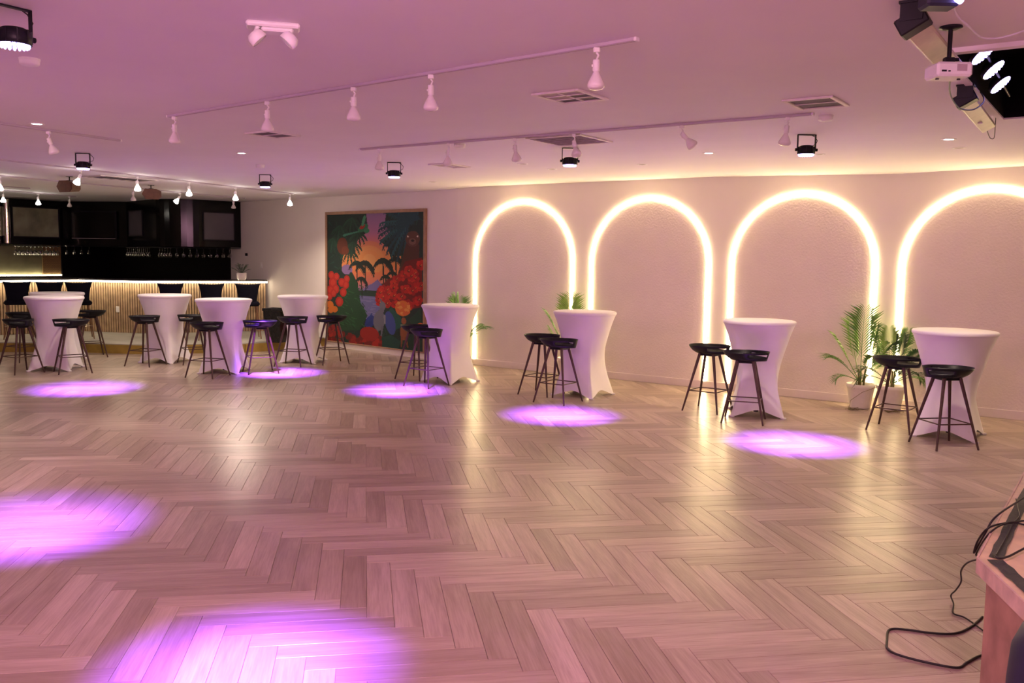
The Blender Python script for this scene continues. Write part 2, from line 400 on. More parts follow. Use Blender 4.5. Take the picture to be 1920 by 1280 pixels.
# ------------------------------------------------------------------ painting
def paint():
    Wn, Hn = 190, 250
    X, Y = np.meshgrid((np.arange(Wn)+.5)/Wn*745+135, 1130-(np.arange(Hn)+.5)/Hn*1020)
    img = np.zeros((Hn, Wn, 3))
    def C(c): return np.array(rgb(c))
    def put(mask, c, a=1.): img[mask] = img[mask]*(1-a)+C(c)*a
    def ell(cx, cy, rx, ry, c, rot=0., a=1.):
        dx, dy = X-cx, Y-cy; u = dx*math.cos(rot)+dy*math.sin(rot); v = -dx*math.sin(rot)+dy*math.cos(rot)
        put((u/rx)**2+(v/ry)**2 < 1, c, a)
    def poly(pts, c, a=1.):
        m = np.zeros(X.shape, bool); n = len(pts)
        for i in range(n):
            x0, y0 = pts[i]; x1, y1 = pts[(i+1) % n]
            if y0 == y1: continue
            cr = ((Y < max(y0, y1)) & (Y >= min(y0, y1))); xi = x0+(Y-y0)*(x1-x0)/(y1-y0); m ^= cr & (X < xi)
        put(m, c, a); return m
    def line(x0, y0, x1, y1, w, c):
        L2 = (x1-x0)**2+(y1-y0)**2; t = np.clip(((X-x0)*(x1-x0)+(Y-y0)*(y1-y0))/L2, 0, 1)
        put(np.hypot(X-x0-t*(x1-x0), Y-y0-t*(y1-y0)) < w*(1-.5*t), c)
    def frond(x0, y0, ang, ln, droop, w, c, step=8):
        pts = []
        for k in range(step+1):
            t = k/step; pts.append((x0+ln*t*math.cos(ang), y0+ln*t*math.sin(ang)+droop*t*t))
        for (a, b), (d, e) in zip(pts[:-1], pts[1:]): line(a, b, d, e, w, c)
        for (a, b) in pts[2:]:
            line(a, b, a-6+3*math.cos(ang), b+w*3.2, w*.55, c); line(a, b, a+6, b+w*3, w*.55, c)
    img[:] = C((22, 48, 46))
    r2 = np.random.default_rng(3)
    for k in range(260):   # foliage strokes
        x, y = r2.uniform(135, 880), r2.uniform(110, 1130); g = r2.uniform(.7, 1.5)
        line(x, y, x+r2.uniform(-40, 40), y+r2.uniform(10, 60), 5, (18*g, 50*g, 42*g))
    sky = poly([(455, 105), (610, 105), (595, 200), (640, 255), (555, 320), (620, 365), (640, 440), (720, 430), (700, 600), (560, 650), (555, 740), (400, 740), (380, 640), (330, 540), (255, 525), (270, 430), (345, 425), (395, 300), (470, 250)], (200, 130, 150))
    yy = Y[sky]; grad = np.stack([np.interp(yy, [105, 250, 330, 420, 560, 640, 700], [C(c)[k] for c in ((150, 115, 165), (190, 125, 165), (225, 130, 130), (245, 165, 95), (245, 140, 85), (225, 130, 110), (150, 115, 160))]) for k in range(3)], 1)
    img[sky] = grad
    for rr, c in ((150, (240, 150, 90)), (115, (248, 178, 105)), (80, (246, 160, 92)), (50, (250, 185, 115))):
        m = sky & (np.hypot(X-480, (Y-470)) < rr) & (Y < 560); img[m] = img[m]*.45+C(c)*.55
    poly([(410, 720), (455, 670), (500, 650), (545, 612), (585, 665), (590, 730)], (122, 112, 172)); ell(300, 545, 45, 40, (150, 120, 175))
    poly([(395, 705), (570, 700), (570, 755), (395, 755)], (34, 62, 52))
    poly([(400, 748), (575, 748), (565, 830), (520, 900), (455, 930), (435, 830), (400, 800)], (112, 112, 165))
    for k in range(14): line(r2.uniform(410, 520), 760+k*10, r2.uniform(500, 560), 762+k*10, 2, (140, 135, 185))
    for (x, y, s) in ((378, 495, 1.), (445, 495, 1.15), (585, 475, 1.2), (680, 460, 1.1), (415, 615, .8), (605, 590, .7), (655, 560, .7)):
        line(x, y, x+8, y+190*s, 6, (30, 32, 32))
        for k in range(11): frond(x, y, -PI*(k-.5)/10.+.15, 62*s, 55*s, 6*s, (16, 38, 36))
    poly([(250, 700), (330, 560), (385, 650), (410, 800), (465, 900), (400, 1020), (250, 1040), (200, 960)], (28, 72, 46))
    for k in range(60):
        x, y = r2.uniform(220, 430), r2.uniform(620, 1010); line(x, y, x+r2.uniform(10, 45), y+r2.uniform(5, 35), 4, r2.choice([(38, 95, 58), (20, 58, 40), (48, 105, 60)]))
    for k in range(18): frond(770, 190, PI*.55+k*PI*1.0/17*1.15, 215, 60 if k < 9 else -10, 9, [(26, 72, 82), (22, 60, 74), (34, 88, 94)][k % 3], 10)
    for k in range(9): frond(840, 160, PI*.9+k*.2, 150, 30, 9, (24, 66, 76))
    for (x, y) in ((340, 140), (390, 250), (350, 330), (240, 200), (180, 300), (320, 390)):
        for k in range(6): frond(x, y, k*.5+.3, 70, 30, 6, [(24, 62, 50), (30, 76, 58)][k % 2])
    ell(262, 360, 44, 68, (104, 48, 32)); ell(285, 395, 30, 35, (120, 55, 34))
    line(275, 275, 400, 245, 9, (60, 135, 110)); ell(430, 220, 46, 26, (46, 120, 84), -.6); ell(425, 210, 26, 14, (175, 40, 35), -.7); ell(458, 240, 22, 20, (60, 140, 100)); ell(435, 165, 12, 45, (70, 150, 110), .25)
    poly([(755, 340), (850, 345), (850, 480), (800, 470), (740, 540), (690, 590), (715, 500)], (84, 46, 38)); ell(802, 305, 50, 58, (98, 60, 50)); ell(800, 325, 26, 24, (128, 90, 76)); ell(802, 318, 11, 9, (24, 18, 18))
    for sx in (768, 836): ell(sx, 288, 6, 6, (235, 210, 190))
    fp = [(545, 690), (620, 610), (700, 570), (750, 470), (870, 440), (870, 800), (790, 825), (640, 815), (560, 770)]
    poly(fp, (120, 20, 22))
    for k in range(70):
        x, y = r2.uniform(555, 865), r2.uniform(455, 805)
        if y < 700-(x-555)*.78: continue
        for q in range(5): ell(x+17*math.cos(q*1.26), y+17*math.sin(q*1.26), 17, 15, [(196, 28, 26), (172, 22, 26), (214, 40, 30)][(k+q) % 3], q*1.26)
        ell(x, y, 8, 8, (84, 12, 18)); line(x, y, x+12, y-12, 2.5, (235, 130, 70))
    for (x, y, r) in ((168, 595, 26), (212, 605, 24), (298, 620, 24), (255, 650, 28), (180, 655, 34), (290, 668, 26), (205, 705, 30), (160, 715, 30), (268, 728, 28), (150, 770, 24), (235, 805, 32), (185, 740, 26)):
        ell(x, y, r, r*1.25, (186, 34, 30)); ell(x, y, r*.6, r*.8, (214, 60, 44), .2, .7)
    for (x, y, r) in ((155, 835, 30), (195, 870, 26), (160, 880, 24), (190, 945, 24)): ell(x, y, r, r, (226, 120, 40))
    ell(733, 822, 56, 58, (222, 120, 50))
    for k in range(22): ell(733+r2.uniform(-42, 42), 822+r2.uniform(-42, 42), 12, 11, [(240, 160, 80), (226, 110, 60)][k % 2])
    poly([(600, 880), (650, 820), (720, 890), (730, 960), (660, 1000), (600, 960)], (24, 84, 74)); ell(640, 940, 38, 90, (62, 78, 150), -.2); poly([(780, 900), (860, 810), (870, 980), (800, 960)], (20, 66, 52))
    ell(486, 945, 34, 55, (36, 52, 130), .5); line(470, 930, 500, 880, 7, (30, 60, 140)); poly([(430, 985), (500, 930), (510, 975)], (28, 50, 120))
    ell(556, 930, 44, 78, (112, 112, 128), .1); ell(582, 815, 24, 34, (120, 118, 132)); line(575, 850, 560, 890, 20, (114, 113, 128)); line(572, 780, 566, 760, 7, (110, 108, 122)); line(540, 990, 548, 1060, 10, (116, 116, 130)); line(580, 980, 572, 1050, 9, (104, 104, 120)); line(598, 890, 600, 950, 8, (140, 138, 150))
    for k in range(90):
        x, y = r2.uniform(135, 575), r2.uniform(1010, 1130)
        if 250 < x < 390 and y < 1060: continue
        ell(x, y, 22, 18, [(150, 26, 28), (176, 34, 30), (118, 18, 24)][k % 3], r2.uniform(0, 3))
    ell(480, 1040, 75, 55, (160, 28, 28)); poly([(575, 1060), (640, 1030), (720, 1070), (700, 1130), (580, 1130)], (22, 70, 62)); poly([(720, 1060), (870, 990), (870, 1130), (720, 1130)], (18, 54, 46))
    ell(742, 1000, 28, 60, (150, 84, 50)); ell(740, 915, 18, 26, (160, 92, 56)); line(728, 1040, 722, 1110, 8, (140, 78, 46)); line(756, 1040, 770, 1110, 8, (140, 78, 46)); ell(860, 940, 22, 22, (226, 110, 40))
    return img*.72
s0, s1, pz0, pz1 = .735, 3.63, .10, 2.59
pl = A+tw*s1; ang = math.atan2(-tw.y, -tw.x)       # local +x runs along the wall to the right
pw, ph = s1-s0, pz1-pz0
pt = thing('jungle_painting', 'tall framed jungle painting with sunset, palms, red flowers and animals', 'painting', (pl.x+nw.x*.0, pl.y+nw.y*.0, pz0), ang)
img = paint(); Hn, Wn = img.shape[:2]; fw = .055
gx = np.linspace(fw, pw-fw, Wn+1); gz = np.linspace(fw*.4, ph-fw, Hn+1)
GV = np.stack(np.meshgrid(gx, gz), -1).reshape(-1, 2); GV = np.stack([GV[:, 0], np.full(len(GV), -.030), GV[:, 1]], 1)
q = (np.arange(Hn)[:, None]*(Wn+1)+np.arange(Wn)[None, :]).ravel(); GF = np.stack([q, q+1, q+Wn+2, q+Wn+1], 1)
me = bpy.data.meshes.new('canvas'); me.from_pydata(GV.tolist(), [], GF.tolist())
ca_ = me.color_attributes.new('paint', 'FLOAT_COLOR', 'CORNER'); cc = np.ones((len(GF)*4, 4), np.float32); cc[:, :3] = np.repeat(img.reshape(-1, 3), 4, 0); ca_.data.foreach_set('color', cc.ravel())
m = bpy.data.materials.new('painted_canvas'); m.use_nodes = True; a_ = m.node_tree.nodes.new('ShaderNodeAttribute'); a_.attribute_name = 'paint'
m.node_tree.links.new(a_.outputs['Color'], m.node_tree.nodes['Principled BSDF'].inputs['Base Color']); m.node_tree.nodes['Principled BSDF'].inputs['Roughness'].default_value = .65
me.materials.append(m); link('canvas', me, pt)
obj('backing_board', MB().box((pw/2, -.014, ph/2), (pw-.02, .028, ph-.02)), 'frame_oak', pt)
for c, sz in (((fw/2, -.024, ph/2), (fw, .048, ph)), ((pw-fw/2, -.024, ph/2), (fw, .048, ph)), ((pw/2, -.024, ph-fw/2), (pw-2*fw, .048, fw)), ((pw/2, -.022, fw*.2), (pw-2*fw, .044, fw*.4))):
    obj('frame_rail', MB().box(c, sz, bev=.004), 'frame_oak', pt)

# ------------------------------------------------------------------ cocktail tables
def cover_mesh():
    mb = MB(); n, m = 72, 26; vs = []
    for j in range(m+1):
        t = j/m
        for i in range(n):
            th = 2*PI*i/n; phi = ((th+PI/4) % (PI/2))-PI/4        # 0 at side middle, +-45deg at corners (th = 45deg + k*90)
            hem = .085*math.cos(2*phi)**1.0 if True else 0
            z = hem+(1.058-hem)*t
            u = z/1.06
            rc = .272+.130*max(0, (u-.42)/.58)**2.0
            rk = .285+.135*max(0, (.50-u)/.50)**1.5
            sq = rk*math.cos(PI/4)/math.cos(phi)*(1-.05*math.cos(2*phi))
            s = min(1, max(0, (.80-u)/.72)); s = s*s*(3-2*s)
            r = rc*(1-s)+sq*s
            vs.append((r*math.cos(th), r*math.sin(th), max(z, .004)))
    mb.add(vs, [(j*n+i, j*n+(i+1) % n, (j+1)*n+(i+1) % n, (j+1)*n+i) for j in range(m) for i in range(n)], True)
    return mb
T = thing('cocktail_table', 'x', 'table')
k1 = obj('stretch_cover', cover_mesh(), 'cloth', T)
k2 = obj('table_top', MB().lathe([(0, 1.100), (.385, 1.100), (.402, 1.096), (.410, 1.086), (.410, 1.066), (.404, 1.056), (.39, 1.052)], 64), 'cloth', T)
k3 = obj('pole', MB().cyl((0, 0, .03), (0, 0, 1.05), .03, n=12), 'black_metal', T)
ks = [k1, k2, k3]
for k in range(4):
    a = PI/4+k*PI/2; ks.append(obj('foot', MB().box((.405*math.cos(a), .405*math.sin(a), .010), (.05, .05, .020), rz=a, bev=.004), 'cloth', T))
fam(T, *ks)
TB = [(-1.50, 10.16, 0, 'white stretch covered cocktail table nearest the right edge, beside the potted palms'),
      (-3.55, 10.12, 23, 'white cocktail table under the third arch, second from the right edge'),
      (-5.85, 10.06, 0, 'white cocktail table in front of the second arch, third from the right'),
      (-7.98, 9.92, -5, 'white cocktail table by the right side of the jungle painting'),
      (-11.30, 10.16, 28, 'white cocktail table left of the jungle painting, near the black bin'),
      (-11.18, 8.50, 34, 'white cocktail table with violet light on its foot, before the bar'),
      (-12.92, 8.68, 22, 'white cocktail table half behind the violet lit one, before the bar'),
      (-13.26, 7.05, 41, 'leftmost white cocktail table, standing in front of another one'),
      (-14.48, 7.75, 10, 'white cocktail table mostly hidden behind the leftmost table')]
for i, (x, y, r, lab) in enumerate(TB):
    if i == 0: T.location = (x, y, 0); T.rotation_euler = (0, 0, math.radians(r)); T['label'] = lab; T['group'] = 'white cocktail tables'
    else: dup(T, (x, y, 0), math.radians(r), lab)

# ------------------------------------------------------------------ bar stools
def shell(verts_top, faces, t):
    """thin shell: top surface, lower copy and rim faces"""
    n = len(verts_top); vs = list(verts_top)+[(x*.985, y*.985, z-t) for x, y, z in verts_top]; fs = list(faces)+[tuple(i+n for i in f[::-1]) for f in faces]
    cnt = {}
    for f in faces:
        for a, b in zip(f, f[1:]+f[:1]): cnt[a, b] = 1
    for (a, b) in cnt:
        if (b, a) not in cnt: fs.append((b, a, a+n, b+n))
    return vs, fs
def seat_mesh():
    n = 48; rs = [0, .30, .55, .75, .81, .86, .91, .955, .98, 1.0]; vs = [(0, 0, .690)]; fs = []
    for r in rs[1:]:
        for i in range(n):
            th = 2*PI*i/n; c, s = math.cos(th), math.sin(th); bk = max(0, c)**.7          # +x end: the open band with the slot
            zf = .690+.092*r**3.2; zb = (.690+.012*(r/.75)**2) if r <= .75 else .702+.088*(r-.75)/.25
            z = zf*(1-bk)+zb*bk
            ks = r/.75*.90 if r <= .75 else .90+.10*(r-.75)/.25; k = r*(1-bk)+ks*bk
            ex = (.215+.075*max(0, c)**2)*k**.9; ey = .198*k**.9
            vs.append((ex*c-.035, ey*s, z))
    for i in range(n): fs.append((0, 1+i, 1+(i+1) % n))
    for k in range(1, len(rs)-1):
        for i in range(n):
            th = (2*PI*(i+.5)/n+PI) % (2*PI)-PI
            if k in (4, 5, 6) and math.radians(15) < abs(th) < math.radians(66): continue   # slot around the low back
            a = 1+(k-1)*n; b = a+n
            fs.append((a+i, b+i, b+(i+1) % n, a+(i+1) % n))
    v, f = shell(vs, fs, .015)
    return MB().add(v, f, True)
ST = thing('bar_stool', 'x', 'stool', group='low back bar stools')
sk = [obj('seat', seat_mesh(), 'seat_black', ST), obj('seat_mount', MB().box((0, 0, .669), (.20, .18, .022), bev=.006), 'black_metal', ST)]
FX, FY = .222, .222
def leg_at(sx, sy, z):
    t = 1-z/.685; return Vector((sx*(.085+(FX-.085)*t), sy*(.08+(FY-.08)*t), z))
for sx in (-1, 1):
    for sy in (-1, 1): sk.append(obj('leg', MB().cyl(leg_at(sx, sy, .0), leg_at(sx, sy, .685), .0100, .0180, 12), 'leg_brown', ST))
for a, b, z in (((-1, -1), (1, -1), .245), ((-1, 1), (1, 1), .245), ((-1, -1), (-1, 1), .245), ((1, -1), (1, 1), .245)):
    sk.append(obj('footrest', MB().cyl(leg_at(*a, z), leg_at(*b, z), .0065, n=10), 'leg_brown', ST))
fam(ST, *sk)
SP = [(-1.45, 9.52, 224, 'black stool in front of the rightmost cocktail table'), (-2.03, 10.12, -4, 'black stool between the potted palms and the rightmost table'),
      (-3.49, 9.56, 16, 'black stool in front of the table under the third arch'), (-4.09, 9.98, -2, 'black stool left of the table under the third arch, before the LED lines'),
      (-5.80, 9.36, 0, 'black stool in front of the table at the second arch'), (-6.31, 9.76, 2, 'black stool half hidden at the left of the second arch table'),
      (-7.93, 9.35, 0, 'violet lit stool in front of the table by the painting'), (-8.51, 9.81, 4, 'stool behind the violet lit one, before the right half of the painting'),
      (-11.02, 9.69, 26, 'stool at the table left of the painting, by the black bin'), (-10.77, 10.30, 244, 'stool in front of the left edge of the painting'),
      (-10.70, 8.78, 242, 'violet topped stool right of the violet lit table'), (-10.92, 8.01, 20, 'stool in front of the violet lit table before the bar'),
      (-12.71, 8.18, 21, 'stool left of the half hidden table, before the slatted bar front'), (-12.39, 8.84, 246, 'stool between the half hidden table and the violet lit one'),
      (-13.25, 6.52, 4, 'leftmost black stool, in front of the leftmost table'), (-12.73, 7.01, 250, 'black stool at the right front of the leftmost table'),
      (-14.44, 8.28, 248, 'stool behind the leftmost table, before the slatted bar'), (-14.64, 7.24, 10, 'stool almost hidden behind the leftmost table')]
for i, (x, y, r, lab) in enumerate(SP):
    if i == 0: ST.location = (x, y, 0); ST.rotation_euler = (0, 0, math.radians(r)); ST['label'] = lab
    else: dup(ST, (x, y, 0), math.radians(r), lab)

# ------------------------------------------------------------------ bar: platform, counter, canopy
RP = [(-20.4, 5.6), (-17.2, 6.4), (-16.3, 7.62), (-15.25, 8.48), (-14.15, 9.06), (-13.1, 10.4), (-12.92, 11.3), (-12.95, 12.19)]
ZP = .165
pf = struct('floor_platform', MB().prism(RP+[(-16.42, 12.68), (-20.4, 12.2)], 0, ZP), 'tile_grey', 'grey tiled platform carrying the bar chairs')
mb = MB()
for (a, b) in zip(RP[:-1], RP[1:]):
    a, b = Vector(a), Vector(b); d = (b-a).normalized(); nn = Vector((d.y, -d.x))
    mb.prism([tuple(a), tuple(b), tuple(b+nn*.02), tuple(a+nn*.02)], 0.0, ZP-.015)
obj('riser', mb, 'riser', pf)
BP = [Vector(p) for p in ((-17.95, 6.0), (-17.42, 9.78), (-16.02, 10.42), (-14.92, 12.40))]
ZC = 1.235
def offset(poly, d):
    out = []
    for i, p in enumerate(poly):
        ns = []
        for a, b in ((i-1, i), (i, i+1)):
            if a >= 0 and b < len(poly):
                t = (poly[b]-poly[a]).normalized(); ns.append(Vector((t.y, -t.x)))
        n = sum(ns, Vector((0, 0)))/len(ns); n = n/(n.length**2) if n.length > 1e-6 else n
        out.append(p+n*d)
    return out
bar = thing('bar_counter', 'long faceted bar with wood slat front, black top and glowing edge strip', 'bar', (0, 0, 0))
front = offset(BP, .17); back = offset(BP, -.50)
ct = obj('counter_top', MB().prism([tuple(p) for p in front]+[tuple(p) for p in back[::-1]], ZC-.028, ZC), 'bar_top', bar)
b0, b1 = offset(BP, -.02), offset(BP, -.12)
obj('body', MB().prism([tuple(p) for p in b0]+[tuple(p) for p in b1[::-1]], ZP, ZC-.028), 'slat_gap', bar)
for a, b in zip(BP[:-1], BP[1:]):
    d = (b-a); Ln = d.length; d.normalize(); nn = Vector((d.y, -d.x)); mb = MB(); k = int(Ln/.052); an = math.atan2(d.y, d.x)
    for i in range(k):
        c = a+d*((i+.5)*Ln/k)-nn*.008; h = ZC-.04-ZP
        mb.box((c.x, c.y, ZP+h/2+.003), (.036, .024, h), rz=an)
    tag(obj('slats', mb, 'slat', bar), kind='stuff')
l0, l1 = offset(BP, .165), offset(BP, .135)
obj('led_strip', MB().prism([tuple(p) for p in l0]+[tuple(p) for p in l1[::-1]], ZC-.062, ZC-.029), 'led_bar', bar)
a, b = BP[1], BP[2]; pos = a+(b-a)*.55; d = (b-a).normalized(); nn = Vector((d.y, -d.x)); an = math.atan2(d.y, d.x)
mb = MB().box((pos.x+nn.x*.012, pos.y+nn.y*.012, .63), (.075, .012, .12), rz=an, bev=.003); obj('outlet_cover', mb, 'outlet', bar)
# LED ledge along the olive back wall
bb = thing('back_bar', 'dark back counter with a light strip along the olive wall', 'counter')
def onx(px, py, x):
    d = ray(px, py); t = x/d[0]; return Vector((x, d[1]*t, HC+d[2]*t))
ya, yb_ = onx(80, 500, -20.43).y, onx(114, 500, -20.43).y
obj('body', MB().box((-20.18, (5.2+yb_)/2, .68), (.5, yb_-5.2, 1.02)), 'black_metal', bb); obj('led_strip', MB().box((-20.41, (5.2+yb_)/2, 1.222), (.018, yb_-5.2, .016)), 'led_bar', bb)
obj('top', MB().box((-20.18, (5.2+yb_)/2, 1.20), (.52, yb_-5.2, .02)), 'bar_top', bb)
me = MB().box((-20.43, (ya+yb_)/2, 2.0), (.03, yb_-ya, 1.6)).mesh('tile_panel', 'tile_tan'); uvmap(me, lambda c: np.stack([c[:, 1], c[:, 2]], 1)); link('tile_panel', me, bb)
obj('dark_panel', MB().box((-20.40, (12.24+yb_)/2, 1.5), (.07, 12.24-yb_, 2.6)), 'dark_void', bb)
# canopy
CB = 1.90
cp_ = [Vector(p) for p in ((-20.0, 6.0), (-20.0, 10.85), (-18.55, 11.55), (-16.95, 11.22))]
arc = [Vector((-16.95, 11.22))+Vector((.80*math.sin(t), .80*(1-math.cos(t)))) for t in np.linspace(.15, 1.35, 9)]
cp_ += arc+[Vector((-16.08, 12.2)), Vector((-15.98, 12.62))]
cn = thing('bar_canopy', 'glossy black canopy over the bar with framed panes and a rounded corner', 'canopy')
ci = offset(cp_, -.35)
mb = MB(); n = len(cp_)
for i in range(n-1):
    mb.add([(*cp_[i], CB), (*cp_[i+1], CB), (*ci[i+1], CB), (*ci[i], CB), (*cp_[i], CE), (*cp_[i+1], CE), (*ci[i+1], CE), (*ci[i], CE)], [(0, 1, 5, 4), (3, 2, 1, 0), (2, 3, 7, 6)], False)
obj('body', mb, 'black_gloss', cn)
def pane_on(a, b, t0, t1, z0, z1, m):
    a, b = Vector(a), Vector(b); d = (b-a).normalized(); nn = Vector((d.y, -d.x)); p, q = a+(b-a)*t0, a+(b-a)*t1; c = (p+q)/2; an = math.atan2(d.y, d.x); Ln = (q-p).length
    o = obj('pane', MB().box((c.x+nn.x*.006, c.y+nn.y*.006, (z0+z1)/2), (Ln, .012, z1-z0), rz=an), m, cn)
    f = MB()
    for s in (-1, 1):
        e = c+d*s*(Ln/2+.012); f.box((e.x+nn.x*.012, e.y+nn.y*.012, (z0+z1)/2), (.024, .024, z1-z0+.048), rz=an)
        f.box((c.x+nn.x*.012, c.y+nn.y*.012, (z0+z1)/2+s*((z1-z0)/2+.012)), (Ln, .024, .024), rz=an)
    obj('pane_frame', f, 'black_metal', o)
pane_on(cp_[0], cp_[1], .78, .985, 2.08, 2.70, 'pane'); pane_on(cp_[0], cp_[1], .45, .74, 2.08, 2.70, 'pane')
pane_on(cp_[2], cp_[3], .10, .55, 2.14, 2.66, 'pane_grey'); pane_on(cp_[-2], cp_[-1], -.9, .62, 2.06, 2.62, 'pane_grey')
obj('column', MB().cyl((-19.92, 9.62, 1.92), (-19.92, 9.62, 2.86), .07, n=20), 'chrome', cn)
rk = MB()
rp = offset(cp_, -.10)
for q in (offset(cp_, -.02), offset(cp_, -.18)): rk.tube([(p.x, p.y, CB-.02) for p in q], .008, 6)
obj('glass_rail', rk, 'black_metal', cn)
tv = thing('television', 'black television in the dark middle of the bar', 'television', (-19.0, 11.1, 2.1))
d = (cp_[2]-cp_[1]).normalized(); an = math.atan2(d.y, d.x); nn = Vector((d.y, -d.x)); c = cp_[1]+(cp_[2]-cp_[1])*.52+nn*.045
tv.location = (c.x, c.y, 2.05); tv.rotation_euler = (0, 0, an)
obj('screen', MB().box((0, -.022, .31), (1.04, .01, .56)), 'black_gloss', tv); obj('bezel', MB().box((0, 0, .31), (1.10, .04, .62), bev=.006), 'black_metal', tv); obj('lower_trim', MB().box((0, -.024, .012), (1.06, .012, .012)), 'vent_mid', tv)
# hanging glasses
gp = [(.004, 0), (.036, -.002), (.036, -.006), (.006, -.012), (.0045, -.08), (.012, -.09), (.036, -.12), (.042, -.15), (.036, -.195), (.034, -.195), (.040, -.15), (.033, -.12), (.004, -.094)]
gm = MB().lathe(gp, 14).mesh('wine_glass', 'glass')
def hang(p, lab, grp):
    o = link('wine_glass', gm, None, p); tag(o, lab, 'glass', grp); return o
d12 = cp_[2]-cp_[1]
for k in range(4):
    p = cp_[1]+d12*(.05+k*.115); hang((p.x-.04, p.y+.06, CB-.005), ['first', 'second', 'third', 'fourth'][k]+' large glass from the left, hanging beside the tan tiles', 'glasses hanging by the tan tiles')
for row in range(2):
    for k in range(9):
        p = cp_[2]+(cp_[3]-cp_[2])*(.05+k*.07); hang((p.x+.02, p.y-.04+row*.14, CB-.03), 'small wine glass hanging in the cluster under the left canopy pane', 'glasses under the left canopy pane')
for k in range(5):
    p = cp_[3]+(cp_[4]-cp_[3])*(.1+k*.7); hang((p.x-.05, p.y+.10, CB-.03), 'small wine glass hanging below the rounded canopy corner', 'glasses under the rounded corner')
for k in range(9):
    p = arc[3]+(cp_[-1]-arc[3])*(.05+k*.1); hang((p.x-.10, p.y+.02, CB-.03), 'small wine glass hanging below the right canopy pane', 'glasses under the right canopy pane')
for row in range(2):
    for k in range(11): hang((-19.92-.14*row, 9.85+k*.085, CB-.03), 'small wine glass in the row before the olive wall', 'glasses before the olive wall')
# bar chairs
BC = thing('bar_chair', 'x', 'chair', group='navy bar chairs along the bar')
mb = MB(); nu, nv = 14, 8; vt = []
for j in range(nv+1):
    t = j/nv; w = .168+.022*t+.042*t**4; z = .66+.375*t
    for i in range(nu+1):
        u = -1+2*i/nu; zz = z+(.016*abs(u)**3*t**4); vt.append((w*u, -.20-.045*t+.05*u*u, zz))
ff = [(j*(nu+1)+i, j*(nu+1)+i+1, (j+1)*(nu+1)+i+1, (j+1)*(nu+1)+i) for j in range(nv) for i in range(nu)]
n0 = len(vt); vb = [(x*.97, y+.045, z) for x, y, z in vt]; allv = vt+vb; fb = ff+[tuple(k+n0 for k in f[::-1]) for f in ff]
ed = {}
for f in ff:
    for a, b in zip(f, f[1:]+f[:1]): ed[a, b] = 1
for (a, b) in ed:
    if (b, a) not in ed: fb.append((b, a, a+n0, b+n0))
ck = [obj('backrest', MB().add(allv, fb, True), 'navy_velvet', BC), obj('seat', MB().box((0, 0, .665), (.44, .42, .09), bev=.03), 'navy_velvet', BC)]
for sx in (-1, 1):
    for sy in (-1, 1): ck.append(obj('leg', MB().cyl((sx*.235, sy*.225, 0), (sx*.16, sy*.15, .63), .010, .017, 10), 'chair_wood', BC))
ck.append(obj('footrest', MB().tube([(-.215, -.205, .24), (.215, -.205, .24), (.215, .205, .24), (-.215, .205, .24)], .007, 8, closed=True), 'chrome', BC))
fam(BC, *ck)
chp = [(36, 634, 62, 'leftmost navy bar chair, turned a little, at the bar'), (95, 634, 66, 'second navy bar chair from the left, behind the leftmost table'), (149, 634, 64, 'third navy bar chair from the left, right of the hidden table'),
       (321, 636, 58, 'navy bar chair behind the half hidden cocktail table'), (396, 636, 58, 'navy bar chair behind the violet lit cocktail table'), (464, 634, 56, 'rightmost navy bar chair, at the bright end of the bar')]
for i, (px, py, r, lab) in enumerate(chp):
    p = onz(px, py, ZP)
    if i == 0: BC.location = p; BC.rotation_euler = (0, 0, math.radians(r)); BC['label'] = lab
    else: dup(BC, p, math.radians(r), lab)

# ------------------------------------------------------------------ plants
def frond_mesh(ln, droop, leaf, m, seed, pairs=19):
    r = random.Random(seed); mb = MB(); pts = []
    for k in range(13):
        t = k/12; pts.append(Vector((ln*.78*t*(1-.25*t)+0, 0, ln*(t-.0*t)*.80-droop*t*t)))
    mb.tube(pts, .006, 5, taper=[1-.8*k/12 for k in range(13)])
    for i in range(pairs):
        t = .30+.70*i/(pairs-1); k = t*12; a = int(min(k, 11)); p = pts[a]+(pts[a+1]-pts[a])*(k-a); tg = (pts[a+1]-pts[a]).normalized()
        L_ = leaf*math.sin(PI*(.16+.76*(i+1)/(pairs+1)))*r.uniform(.85, 1.1)
        for s in (-1, 1):
            side = Vector((0, s, 0)); dr = (tg*.75+side*.72+Vector((0, 0, .12))).normalized(); up = dr.cross(tg).normalized()
            if up.z < 0: up = -up
            wv = dr.cross(up).normalized()*L_*.038; tip = p+dr*L_+Vector((0, 0, -L_*.22)); mid = p+dr*L_*.5+Vector((0, 0, .0))
            mb.add([p, mid-wv, tip, mid+wv, mid+up*L_*.02], [(0, 1, 4), (1, 2, 4), (2, 3, 4), (3, 0, 4)])
    return mb
